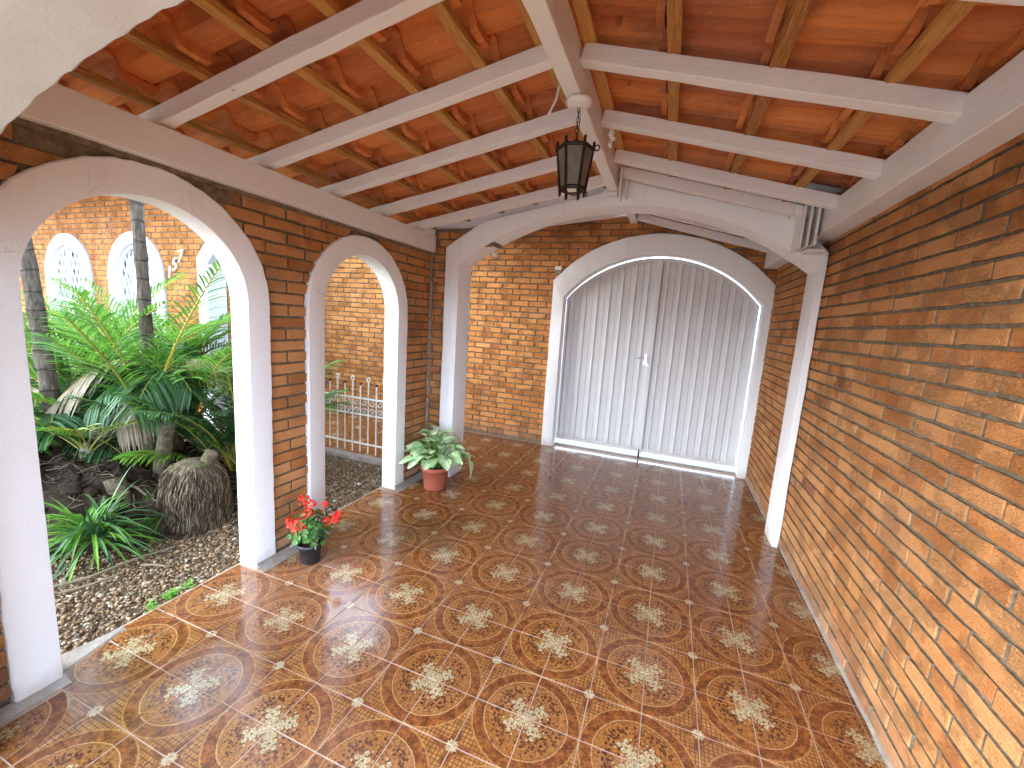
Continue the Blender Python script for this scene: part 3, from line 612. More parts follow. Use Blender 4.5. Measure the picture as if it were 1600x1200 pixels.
# gate
gate = thing('double_gate', 'white sheet metal double gate with vertical ribs and arched top', 'gate', ((GL+GR)/2, FY+.13, 0))
gx = (GL+GR)/2; GY = FY+.13
h_ = (GR-GL)/2; R_ = (h_*h_+GRISE**2)/(2*GRISE)
def gtop(x, gap=.02): return GS+GRISE-R_+math.sqrt(max(R_*R_-(x-gx)**2, 0))-gap
for side in (-1, 1):
    leaf = bpy.data.objects.new('gate_leaf', None); link(leaf, gate); leaf.empty_display_size = .05
    xa = gx + (.004 if side > 0 else -h_+.010); xb = gx + (h_-.013 if side > 0 else -.004); z0 = .072
    N_ = 7; fr = .026; pw_ = (xb-xa-2*fr)/N_
    # frame: stiles, bottom rail, top curved rail
    mb = MB(); mb.box((xa-gx, -.02, z0), (xa-gx+fr, .02, gtop(xa if side > 0 else xa+.0)-.02)); mb.box((xb-gx-fr, -.02, z0), (xb-gx, .02, gtop(xb)-.02)); mb.box((xa-gx+fr, -.019, z0), (xb-gx-fr, .02, z0+.035))
    st = [(xa-gx+(xb-xa)*i/16, gtop(xa+(xb-xa)*i/16)-.042, gtop(xa+(xb-xa)*i/16)) for i in range(17)]
    prism('x', None, None, st, 'x', -.0215, .021, mb)
    o = mb.build('leaf_frame', M['gate'], leaf); fixn(o); bevelled(o, .003)
    for k in range(N_):
        p0 = xa+fr+k*pw_; prof = [(0, .008), (.0008, .030), (.0058, .030), (.0066, .0), (.046, .0), (.054, -.009), (.062, -.009), (.070, .003), (pw_*.8, .006), (pw_, .008)]
        vs = []; fs = []
        for (dx, dy) in prof:
            x = p0+dx; vs += [(x-gx, dy, z0+.035), (x-gx, dy, gtop(x)-.03)]
        for i in range(len(prof)-1): fs.append((2*i, 2*i+2, 2*i+3, 2*i+1))
        mb = MB(); mb.add(vs, fs); p_ = mb.build('panel', M['gate'], leaf)
        sm = p_.modifiers.new('solid', 'SOLIDIFY'); sm.thickness = .0012; sm.offset = 1
        # folded base of each rib
        vs = [(p0+.004-gx, -.002, z0+.035), (p0+.075-gx, -.002, z0+.035), (p0+.075-gx, .012, z0+.035), (p0+.004-gx, .012, z0+.035)]
# handle, keyhole, centre cover strip, floor bolt
mb = MB(); mb.box((-.018, -.03, .06), (.022, -.0215, gtop(gx)-.004)); bevelled(mb.build('cover_strip', M['gate'], gate), .002)
mb = MB(); mb.box((-.06, -.036, 1.06), (-.03, -.0305, 1.18)); mb.tube([(-.045, -.03, 1.135), (-.045, -.075, 1.135)], .009, 10); mb.tube([(-.04, -.072, 1.135), (-.085, -.078, 1.137), (-.13, -.072, 1.132)], [.009, .0085, .007], 10)
bevelled(mb.build('handle', M['steel'], gate), .0015)
mb = MB(); mb.lathe([(.0, -.002), (.012, -.002), (.012, .004), (.0, .004)], (0, 0, 0), 14); k = mb.build('keyhole', M['steel'], gate); k.rotation_euler = (PI/2, 0, 0); k.location = (-.02, -.034, 1.065)
mb = MB(); mb.box((-.014, -.052, .0), (.004, -.031, .065)); mb.tube([(-.006, -.05, .0), (-.006, -.05, .11)], .006, 8); bevelled(mb.build('floor_bolt', M['dark'], gate), .002)
mb = MB(); mb.box((GL+.004, FY+.10, -.02), (GR-.004, FY+.42, .012)); tag(bevelled(mb.build('threshold', M['yard']), .004), kind='structure')

# wall between yard strip and the house passage, house facade with windows
hf = thing('house_facade', 'sunlit orange brick house wall with two arched white windows behind the palms', 'house', (0, 0, 0))
HY = 2.2; WINS = ((-6.84, .40), (-5.36, .405)); WS = 1.68; WO = .145
def hcore():
    st = [(-9.6, 0, 2.79)]
    for (c, r) in WINS:
        rr_ = r+.05; st.append((c-rr_, 0, 2.79)); st.append((c-rr_, 1.0, 2.79)); st.append((c-rr_, 1.0, 2.79))
        for i in range(19): a = PI*i/18; st.append((c-rr_*math.cos(a), WS+rr_*math.sin(a), 2.79))
        st.append((c+rr_, 0, 2.79))
    st.append((-4.13, 0, 2.79)); return st
# sill walls below the windows keep the openings from reaching the ground
prism('mortar', M['mortar'], hf, hcore(), 'x', HY+.02, HY+.2)
for (c, r) in WINS:
    mb = MB(); mb.box((c-r-.052, HY+.0205, 0), (c+r+.052, HY+.199, .7)); mb.build('sill_wall', M['mortar'], hf)
hc = [ring_cut(c, r+WO-.012, WS) for c, r in WINS]
def house_cuts(a, b):
    if b < .7: return []
    out = []
    for g in hc: out += g(a, b)
    return out
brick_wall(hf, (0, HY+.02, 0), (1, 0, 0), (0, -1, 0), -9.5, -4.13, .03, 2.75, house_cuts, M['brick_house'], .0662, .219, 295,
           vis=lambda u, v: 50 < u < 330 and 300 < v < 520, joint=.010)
for ci, (c, r) in enumerate(WINS):
    band('window_trim', M['wpaint'], hf, ring_pts(c, r, WS, .7), ring_pts(c, r+WO, WS, .7-.001), 'x', HY-.025, HY+.12, seed=30+ci)
    win = bpy.data.objects.new('window', None); link(win, hf); win.location = (c, HY+.03, 0); win.empty_display_size = .1
    band('frame', M['wpaint'], win, [(x-c, z) for x, z in ring_pts(c, r-.05, WS, .72)], [(x-c, z) for x, z in ring_pts(c, r-.004, WS, .719)], 'x', -.02, .03, 0, 3)
    mb = MB(); mb.box((-.022, -.03, .72), (.022, .0, WS+r-.05)); mb.build('mullion', M['wpaint'], win)
    st = [(-(r-.03)*math.cos(PI*i/20), .72, WS+(r-.03)*math.sin(PI*i/20)) for i in range(21)]
    prism('pane', M['wglass'], win, st, 'x', .018, .024)
    mb = MB()
    for sgn in (-1, 1):
        for k in range(-14, 26):
            # lattice bars, clipped to the opening
            x0 = k*.095; pts = []
            for q in range(40):
                z = .74+q*.035; x = x0 + sgn*(z-1.4)*.42
                lim = (r-.05) if z < WS else math.sqrt(max((r-.05)**2-(z-WS)**2, 0))
                if abs(x) < lim: pts.append((x, -.008 if sgn > 0 else -.014, z))
            if len(pts) > 1: mb.tube([pts[0], pts[-1]], .0085, 5)
    mb.build('lattice', M['wpaint'], win)
# eave of the house, out of view, made deep and low to shade the facade
mb = MB(); mb.box((-9.6, HY-.85, 2.80), (-4.0, HY+1.6, 2.90)); mb.build('eave', M['tile'], hf)
# street number
hn = thing('house_number', 'white metal house number 157 climbing diagonally on the brick facade', 'house number', (-4.62, HY-.012, 1.86))
for ch, dx, dz in (('1', -.13, -.11), ('5', -.03, -.02), ('7', .075, .07)):
    cu = bpy.data.curves.new('digit', 'FONT'); cu.body = ch; cu.size = .20; cu.extrude = .006; cu.bevel_depth = .003; cu.shear = .35; cu.offset = -.004
    o = bpy.data.objects.new('digit_src', cu); COL.objects.link(o)
    dg = bpy.context.evaluated_depsgraph_get(); me = bpy.data.meshes.new_from_object(o.evaluated_get(dg)); bpy.data.objects.remove(o)
    me.materials.clear(); me.materials.append(M['gate']); d = bpy.data.objects.new('digit', me); link(d, hn); d.rotation_euler = (PI/2, -.18, 0); d.location = (dx, 0, dz-.07)
# opening of the passage: white jamb and flat arch above the fence, side wall behind
pa = thing('white_arch', 'white framed passage opening at the corner of the house beside the fence', 'arch', (0, 0, 0))
pin = [(-4.03, 1.86*i/8) for i in range(8)] + seg_arc(-4.03, -1.28, 1.86, .62) + [(-1.28, 1.86*(1-(i+1)/8)) for i in range(8)]
pout = [(-4.20, 1.93*i/8) for i in range(8)] + seg_arc(-4.20, -1.17, 1.93, .70) + [(-1.17, 1.93*(1-(i+1)/8)) for i in range(8)]
band('arch_band', M['wpaint'], pa, pin, pout, 'x', HY-.02, HY+.20, seed=14)
sw = thing('brick_wall', 'shaded brick side wall seen through the white passage opening', 'brick wall', (0, 0, 0))
mb = MB(); mb.box((-4.2, HY+.21, 0), (-4.045, FY+.02, 3.1)); mb.build('mortar', M['mortar'], sw)
brick_wall(sw, (-4.045, 0, 0), (0, -1, 0), (1, 0, 0), -FY, -HY-.21, .03, 3.0, None, M['brick_front'], .0662, .219, 200, vis=lambda u, v: u < 400, joint=.011)
# kerb under the fence
mb = MB(); vs = []; fs = []
for i in range(58):
    x = -4.0+2.85*i/57; w = nz(x, 0, 3, 7)*.01; vs += [(x, 2.10+w, -.06), (x, 2.115+w, .004+w*.3), (x, 2.198, .008), (x, 2.199, -.06)]
    if i: a = (i-1)*4; fs += [(a, a+1, a+5, a+4), (a+1, a+2, a+6, a+5), (a+2, a+3, a+7, a+6)]
mb.add(vs, fs); tag(mb.build('kerb', M['cement']), kind='structure'); fixn(bpy.data.objects['kerb'])

# ------------------------------------------------------------------ iron fence
fe = thing('iron_fence', 'low cream wrought iron fence with ring finials and scrolls beyond the narrow arch', 'fence', (-2.6, 2.25, 0))
FX0, FX1 = -4.0, -1.21; ox = 2.6
for z, hh in ((.10, .016), (.405, .013), (.575, .016)):
    mb = MB(); mb.box((FX0+ox, -.008, z-hh/2), (FX1+ox, .008, z+hh/2)); bevelled(mb.build('rail', M['fence'], fe), .002)
nb = 30; sp = .0985; xk = -1.925+ox; k0 = -21
def ring_tube(mb, c, R, r, seg=14, tint=0):
    pts = [(c[0]+R*math.cos(2*PI*i/seg), c[1], c[2]+R*math.sin(2*PI*i/seg)) for i in range(seg+1)]; mb.tube(pts, r, 5, tint, False)
for k in range(-21, 8):
    x = xk+k*sp
    if x < FX0+ox+.02 or x > FX1+ox-.01: continue
    tall = (k % 2 != 0)
    mb = MB(); top = .745 if tall else .712
    mb.tube([(x, 0, .005), (x, 0, top)], .0075, 8); b_ = mb.build('bar', M['fence'], fe)
    mb = MB()
    if tall: ring_tube(mb, (x, 0, .773), .020, .0065)
    else: mb.lathe([(0, -.014), (.010, -.010), (.0135, 0), (.010, .010), (0, .014)], (x, 0, .722), 10)
    mb.build('finial', M['fence'] if tall else M['iron'], b_)
    # scrolls between the two upper rails
    mb = MB()
    for sx in (1,):
        for (zc, dr) in ((.532, 1), (.448, -1)):
            pts = []
            for q in range(17):
                a = q/16*2.1*PI; R = .031*(1-q/16*.62); pts.append((x+.049+ (R*math.cos(a+PI)) , 0, zc+dr*R*math.sin(a+PI)*1.0))
            mb.tube(pts, .0038, 5)
    mb.build('scroll', M['fence'], fe)

# ------------------------------------------------------------------ roof
rf = thing('tiled_roof', 'open gable roof of clay tiles on white rafters over the tiled floor', 'roof', (0, 0, 0))
def beam(name, mat, a, b, w, h, parent=rf, up=Vector((0, 0, 1)), bev=.004):
    """beam whose bottom centreline runs a..b, width w, height h"""
    a, b = Vector(a), Vector(b); d = (b-a); L = d.length; d.normalize(); sd = d.cross(up).normalized(); u = sd.cross(d)
    n_ = max(2, int(L/.12)); mb = MB(); vs = []; fs = []; sd_ = random.random()*50
    for i in range(n_+1):
        p = a+d*(L*i/n_); j = [nz(i*.7+sd_, k*3.3, 0)*.0035 for k in range(8)]
        for k, (s_, t_) in enumerate(((-1, 0), (1, 0), (1, 1), (-1, 1))): vs.append(p+sd*(s_*w/2+j[k])+u*(t_*h+j[k+4]))
    for i in range(n_):
        for k in range(4): k2 = (k+1) % 4; fs.append((i*4+k, i*4+k2, (i+1)*4+k2, (i+1)*4+k))
    fs.append((3, 2, 1, 0)); fs.append(tuple(n_*4+k for k in range(4))); mb.add(vs, fs)
    o = mb.build(name, mat, parent); fixn(o); bevelled(o, bev, 2); return o
RT = 2.565
ridge = beam('ridge_beam', M['wood_y'], (.4425, -1.02, 2.405), (.4425, AY0-.003, 2.405), .07, .155)
beam('wall_plate', M['wood_y'], (-1.085, -1.02, 1.985), (-1.085, AY0-.01, 1.985), .13, .135)
beam('wall_plate', M['wood_y'], (1.77, -1.02, 2.075), (1.77, AY0+.02, 2.075), .13, .15)
LTOP = lambda x: 2.205+.19*(x+1.02)
RTOP = lambda x: 2.235+.268*(1.70-x)
for i, y in enumerate((-.86, -.38, .08, .545, 1.01, 1.47, 1.93)):
    beam('rafter', M['wood_x'], (-1.32, y, LTOP(-1.32)-.066), (.408, y, LTOP(.408)-.066), .052, .066)
for i, y in enumerate((-1.05, -.45, .21, .72, 1.255, 1.76, 2.045)):
    beam('rafter', M['wood_x'], (.477, y, RTOP(.477)-.066), (1.93 if i else 1.93, y, RTOP(1.93)-.066), .06, .066)
# boards at the end of the ridge and of the right plate
for (x, y, z0, z1, w) in ((.50, 2.0, 2.33, 2.52, .012), (.53, 2.07, 2.36, 2.53, .012)):
    mb = MB(); mb.box((x, y-.05, z0), (x+w, y+.045, z1)); bevelled(mb.build('fixing_board', M['wood_y'], rf), .002)
mb = MB(); mb.box((.405, 2.05, 2.375), (.475, AY0-.002, 2.402)); bevelled(mb.build('ridge_block', M['wood_y'], rf), .003)
for (x, w) in ((1.60, .012), (1.635, .012), (1.672, .014)):
    mb = MB(); mb.box((x, 1.93, 1.99 + (x-1.6)*.3), (x+w, AY0-.002, 2.24)); bevelled(mb.build('fixing_board', M['wood_y'], rf), .002)
mb = MB(); mb.box((1.655, 2.0, 1.985), (1.76, AY0-.003, 2.002)); bevelled(mb.build('fixing_board', M['wood_y'], rf), .002)
mb = MB(); mb.hexa([(1.56, 1.98, 2.20), (1.60, 1.98, 2.19), (1.60, 2.11, 2.19), (1.56, 2.11, 2.20), (1.56, 1.98, 2.262), (1.60, 1.98, 2.25), (1.60, 2.11, 2.25), (1.56, 2.11, 2.262)]); mb.build('fixing_board', M['wood_x'], rf)
# battens
LB = [-1.40, -1.085, -.765, -.46, -.175, .125, .37]; RB = [.515, .835, 1.18, 1.52, 1.765, 1.95]
BH = .026
for x in LB: 
    o = beam('batten', M['batten'], (x, -1.02, LTOP(x)+.001), (x, AY1, LTOP(x)+.001), .046, BH, bev=.002)
for x in RB: beam('batten', M['batten'], (x, -1.02, RTOP(x)+.001), (x, AY1, RTOP(x)+.001), .048, BH, bev=.002)
# roof tiles: pan and roll profile
def roof_tile_mesh(L, W=.212, kind=0):
    rr = random.Random(kind)
    prof = [(0, .042), (.010, .014), (.022, .001), (.050, 0), (.056, -.003), (.064, -.003), (.070, 0), (.108, 0), (.124, .004), (.136, .024), (.148, .052), (.166, .062), (.186, .060), (.202, .046), (W+.004, .040)]
    us = [0, .028, .030, L*.35, L*.7, L-.034, L-.016, L]; vs = []; T = .012
    for ui, u in enumerate(us):
        drop = -.020 if u < .029 else 0.0        # hanging rim at the head of the tile
        curl = (.010 if ui == len(us)-1 else (-.004 if ui == len(us)-2 else 0))
        for (v, w) in prof: vs.append((u, v, w+drop*(1 if w < .02 else .4)+curl+rr.uniform(-.0006, .0006)))
    nb_ = len(prof); nu = len(us)
    for ui, u in enumerate(us):
        for (v, w) in prof: vs.append((u, v, w+T+(-.004 if ui == nu-1 else 0)))
    fs = []; B = nb_*nu
    for i in range(nu-1):
        for k in range(nb_-1):
            a = i*nb_+k; fs.append((a, a+nb_, a+nb_+1, a+1)); fs.append((B+a, B+a+1, B+a+nb_+1, B+a+nb_))
    for k in range(nb_-1): fs.append((k, k+1, B+k+1, B+k)); e = (nu-1)*nb_; fs.append((e+k+1, e+k, B+e+k, B+e+k+1))
    for i in range(nu-1): a = i*nb_; fs.append((a+nb_, a, B+a, B+a+nb_)); b_ = a+nb_-1; fs.append((b_, b_+nb_, B+b_+nb_, B+b_))
    me = mesh_of(vs, fs, 'roof_tile', M['tile']); 
    bm = bmesh.new(); bm.from_mesh(me); bmesh.ops.recalc_face_normals(bm, faces=bm.faces); bm.to_mesh(me); bm.free()
    for p_ in me.polygons: p_.use_smooth = True
    if hasattr(me, 'set_sharp_from_angle'): me.set_sharp_from_angle(angle=rad(32))
    return me
RTM = {}
def lay_tiles(bs, topf, down, y0, y1, slope, parent=rf):
    """bs: batten x positions, ordered from ridge to eave; down = -1 left slope / +1 right slope"""
    for bi, xb in enumerate(bs):
        nxt = bs[bi+1] if bi+1 < len(bs) else xb+down*.30
        L = abs(nxt-xb)/math.cos(math.atan(slope))+.095
        ncol = int(round((y1-y0)/.212))
        for c in range(ncol):
            key = (round(L, 3), c % 3)
            if key not in RTM: RTM[key] = roof_tile_mesh(L, kind=c % 3)
            xs = xb-down*.055; zs = topf(xb)+BH+.018+.055*slope
            lift = math.atan2(.020, L)
            xdir = Vector((down*math.cos(math.atan(slope)), 0, -math.sin(math.atan(slope)))); xdir = (xdir*math.cos(lift)+Vector((0, 0, 1))*math.sin(lift)).normalized()
            ydir = Vector((0, 1, 0)) if down > 0 else Vector((0, -1, 0)); zdir = xdir.cross(ydir).normalized()
            yy = y0+c*.212+random.uniform(-.003, .003) + (0 if down > 0 else .212)
            Mx = Matrix((xdir, ydir, zdir)).transposed().to_4x4(); Mx.translation = (xs+random.uniform(-.006, .006), yy, zs+random.uniform(-.002, .002))
            obj_from(RTM[key], 'roof_tile', parent, Mx @ Matrix.Rotation(random.uniform(-.008, .008), 4, 'Z'))
lay_tiles(LB[::-1], LTOP, -1, -1.0, 2.189, .19)
lay_tiles(RB, RTOP, 1, -1.0, 2.189, .268)
# ridge cover
mb = MB(); prof = [(.115*math.cos(PI*i/10), .06*math.sin(PI*i/10)) for i in range(11)]; vs = []; fs = []
for i, y in enumerate((-1.1, 2.5)):
    for (dx, dz) in prof: vs.append((.44+dx*1.5, y, 2.60+dz*1.6))
for k in range(10): fs.append((k, k+1, k+12, k+11))
mb.add(vs, fs); o = mb.build('ridge_cap', M['tile'], rf); sm = o.modifiers.new('s', 'SOLIDIFY'); sm.thickness = .015
# metal flashing under the tiles near the arch
mb = MB(); mb.hexa([(1.52, 1.72, RTOP(1.52)+.028), (1.72, 1.72, RTOP(1.72)+.028), (1.72, 2.40, RTOP(1.72)+.028), (1.52, 2.40, RTOP(1.52)+.028), (1.52, 1.72, RTOP(1.52)+.031), (1.72, 1.72, RTOP(1.72)+.031), (1.72, 2.40, RTOP(1.72)+.031), (1.52, 2.40, RTOP(1.52)+.031)])
mb.build('metal_flashing', M['zinc'], rf)

# roof of the bay behind the arch
r2 = thing('tiled_roof', 'shaded lower roof piece behind the broad arch above the gate', 'roof', (0, 0, 0))
L2 = lambda x: 2.66-.10*(.42-x); R2 = lambda x: 2.62-.262*(x-.48)
beam('ridge_beam', M['wood_y'], (.45, AY1+.004, 2.54), (.45, FY+.015, 2.54), .075, .13, r2)
beam('wall_plate', M['wood_y'], (1.77, AY1+.004, 2.10), (1.77, FY+.015, 2.10), .12, .15, r2)
for y in (2.72, 3.12, 3.50):
    beam('rafter', M['wood_x'], (-1.3, y, L2(-1.3)-.066), (.41, y, L2(.41)-.066), .052, .066, r2)
    beam('rafter', M['wood_x'], (.49, y, R2(.49)-.066), (1.9, y, R2(1.9)-.066), .06, .066, r2)
for x in (-1.3, -.95, -.6, -.25, .1, .35): beam('batten', M['batten'], (x, AY1, L2(x)+.001), (x, FY+.3, L2(x)+.001), .042, BH, r2, bev=.002)
for x in (.52, .85, 1.19, 1.53, 1.8): beam('batten', M['batten'], (x, AY1, R2(x)+.001), (x, FY+.3, R2(x)+.001), .042, BH, r2, bev=.002)
lay_tiles([.35, .1, -.25, -.6, -.95, -1.3], L2, -1, 2.33, 3.87, .10, r2)
lay_tiles([.52, .85, 1.19, 1.53, 1.8], R2, 1, 2.33, 3.87, .262, r2)

# ------------------------------------------------------------------ hanging lantern
LXY = (.462, .80)
lamp = thing('hanging_lantern', 'dark iron hexagonal lantern with smoky panes hanging from the ridge beam', 'lantern', (LXY[0], LXY[1], 2.40))
mb = MB(); mb.lathe([(0, -.0), (.052, .002), (.058, -.004), (.05, -.018), (.02, -.026), (0, -.027)], (0, 0, 0), 28); mb.build('ceiling_rose', M['ceramic'], lamp, True)
mb = MB()
for i in range(6):
    z = -.035-i*.021; a = (i % 2)*PI/2; pts = [(math.cos(a)*.0055*math.cos(t), math.sin(a)*.0055*math.cos(t), z+.013*math.sin(t)) for t in [2*PI*q/10 for q in range(11)]]; mb.tube(pts, .0017, 5, 0, False)
mb.tube([(.004, .003, -.02), (.010, 0, -.08), (.003, .004, -.15)], .0016, 5); mb.build('chain', M['iron'], lamp)
ZT, ZB, RTt, RBb = -.196, -.360, .079, .053; A6 = [rad(60*k+12) for k in range(6)]
pt = lambda r, k, z: (r*math.cos(A6[k % 6]), r*math.sin(A6[k % 6]), z)
mb = MB()
for k in range(6):
    mb.tube([pt(RTt, k, ZT+.022), pt(RBb, k, ZB-.022)], .0068, 6); mb.tube([pt(RTt, k, ZT), pt(RTt, k+1, ZT)], .0085, 6); mb.tube([pt(RBb, k, ZB), pt(RBb, k+1, ZB)], .0085, 6)
    mb.tube([pt(RTt, k, ZT), (0, 0, ZT+.022)], .004, 5); mb.lathe([(0, -.008), (.008, 0), (0, .010)], pt(RTt, k, ZT+.026), 8); mb.lathe([(0, -.009), (.0075, 0), (0, .006)], pt(RBb, k, ZB-.026), 8)
ring_tube(mb, (0, 0, ZT+.03), .011, .003, 10); ring_tube(mb, (RTt+.016, 0, ZT+.0), .011, .003, 10); ring_tube(mb, (RBb+.006, 0, ZB-.022), .009, .003, 10)
fo = mb.build('lantern_frame', M['iron'], lamp)
for k in range(6):
    mb = MB(); mb.add([pt(RTt-.004, k, ZT-.004), pt(RTt-.004, k+1, ZT-.004), pt(RBb-.004, k+1, ZB+.004), pt(RBb-.004, k, ZB+.004)], [(0, 1, 2, 3)])
    p_ = mb.build('pane', M['lglass'], lamp); sm = p_.modifiers.new('s', 'SOLIDIFY'); sm.thickness = .0025
mb = MB(); mb.tube([(0, 0, ZT+.02), (0, 0, ZT-.06)], .016, 12); mb.lathe([(.0, -.16), (.02, -.15), (.026, -.12), (.018, -.08), (.013, -.06)], (0, 0, ZT), 14); mb.build('bulb', M['ceramic'], lamp, True)
mb = MB(); mb.box((-.02, -.018, ZB-.006), (.02, .018, ZB+.004)); mb.build('base_plate', M['ceramic'], lamp)

# ------------------------------------------------------------------ small fittings
t = thing('spotlight', 'small pale spotlight peeping out at the left haunch of the broad arch', 'spotlight', (-.585, AY1+.03, 2.02))
mb = MB(); mb.lathe([(0, .02), (.018, .018), (.026, -.006), (.023, -.022), (.012, -.026), (0, -.026)], (0, 0, 0), 16); mb.build('lamp_head', M['ceramic'], t, True)
mb = MB(); mb.tube([(0, -.03, .02), (0, 0, .015)], .008, 8); mb.build('bracket', M['steel'], t)
t = thing('junction_box', 'small pale box on the brick beside the gate trim', 'junction box', (-.32, FY-.008, 2.03))
mb = MB(); mb.box((-.035, -.02, -.02), (.035, .0, .055)); bevelled(mb.build('box', M['cement'], t), .004)
mb = MB(); mb.box((-.037, -.026, .018), (.037, -.02, .057)); bevelled(mb.build('lid', M['ceramic'], t), .003)
mb = MB()
rr = random.Random(4)
for i in range(5): mb.tube([(.545+rr.uniform(-.01, .01), 1.2+rr.uniform(-.012, .012), 2.44-.015*i), (.55+rr.uniform(-.012, .012), 1.21, 2.425-.015*i)], .013-.001*i, 7)
tag(bevelled(mb.build('cloth_rag', M['ceramic']), .003), 'scrap of white cloth stuck between the ridge beam and the tiles', 'rag')
mb = MB(); mb.tube([(.392, .72, 2.43), (.385, .71, 2.37), (.37, .70, 2.33), (.35, .70, 2.30)], [.004, .005, .004, .002], 6); mb.tube([(.37, .70, 2.33), (.36, .715, 2.295)], .0025, 5)
tag(mb.build('loose_wire', M['ceramic']), 'frayed pale wire hanging from the ridge beam near the lantern', 'wire')

# ------------------------------------------------------------------ plants: builders
def ribbon(mb, pts, widths, side, tint, fold=0.0):
    vs = []; fs = []
    for p, w in zip(pts, widths):
        p = Vector(p); vs += [p-side*w, p+Vector((0, 0, -fold*w)), p+side*w]
    for i in range(len(pts)-1):
        a = i*3; fs += [(a, a+1, a+4, a+3), (a+1, a+2, a+5, a+4)]
    mb.add(vs, fs, tint)
def frond(parent, base, azim, length, rise, droop, mat, leafl=.26, nl=26, lw=.010, start=.22, name='frond', stem_mat=None, seed=0, vee=.5, tip=0.45):
    nl = int(nl*1.35); leafl *= 1.18; lw *= .86
    """arching pinnate palm frond"""
    rr = random.Random(seed); d = Vector((math.cos(azim), math.sin(azim), 0)); sd = Vector((-math.sin(azim), math.cos(azim), 0))
    def rach(t):
        x = length*(t*math.cos(rise*(1-.3*t))); z = length*(math.sin(rise)*t - droop*t*t)
        return Vector(base)+d*x+Vector((0, 0, z))+sd*(math.sin(t*2+seed)*.03*length)
    mb = MB(); mb.tube([rach(t/10) for t in range(11)], [.008*(1-.075*t)*(length+.3) for t in range(11)], 5, rr.random(), True, 1)
    for i in range(nl):
        t = start+(1-start)*i/(nl-1); p = rach(t); tan = (rach(min(t+.02, 1.0))-rach(t-.02)).normalized()
        ll = leafl*(math.sin(PI*(.18+.75*(i/(nl-1))))**.7)*rr.uniform(.85, 1.1)
        for s_ in (-1, 1):
            if rr.random() < .04: continue
            out = (sd*s_*(1-.35*t)+tan*(.55+.5*t)+Vector((0, 0, vee*(1-.5*t)+rr.uniform(-.15, .15)))).normalized()
            w = lw*rr.uniform(.8, 1.15); pts = [p+out*ll*q+Vector((0, 0, -tip*ll*q*q)) for q in (0, .35, .7, 1.0)]
            sdv = out.cross(Vector((0, 0, 1)));
            if sdv.length < .05: sdv = tan
            sdv = (sdv.normalized()+Vector((0, 0, rr.uniform(-.5, .5)))).normalized()
            ribbon(mb, pts, [w*.5, w, w*.8, w*.08], sdv, rr.random(), .3)
    return mb.build(name, [mat, stem_mat or M['stalk']], parent)
def blade(mb, base, azim, L, rise, droop, w, tint, mi=0):
    d = Vector((math.cos(azim), math.sin(azim), 0)); sd = Vector((-math.sin(azim), math.cos(azim), 0)); pts = []
    for q in range(6):
        t = q/5; pts.append(Vector(base)+d*(L*t*math.cos(rise))+Vector((0, 0, L*(math.sin(rise)*t-droop*t*t))))
    ribbon(mb, pts, [w*.5, w*.9, w, w*.85, w*.55, w*.05], sd, tint, .35)
GZ = -.03
# ------------------------------------------------------------------ planting mound
MC = (-2.95, .58)
def mound_z(x, y):
    dx, dy = (x-MC[0])/1.16, (y-MC[1])/.80; r = math.sqrt(dx*dx+dy*dy); r += .10*nz(x, y, 0, 1.7)
    r = max(r, 0.0)
    if r >= 1: return -.06
    return -.05+.44*(1-r**2.2)**.8+.07*nz(x, y, 2, 4)+.045*nz(x, y, 5, 12)+.02*nz(x, y, 8, 27)
mb = MB(); nx_, ny_ = 170, 120; vs = []; fs = []
for j in range(ny_+1):
    for i in range(nx_+1):
        x = MC[0]-1.35+2.7*i/nx_; y = MC[1]-.98+1.96*j/ny_; vs.append((x, y, mound_z(x, y)))
for j in range(ny_):
    for i in range(nx_): a = j*(nx_+1)+i; fs.append((a, a+1, a+nx_+2, a+nx_+1))
mb.add(vs, fs); tag(mb.build('soil_mound', M['soil'], None, True), kind='structure')
def on_mound(x, y): return max(mound_z(x, y), GZ)
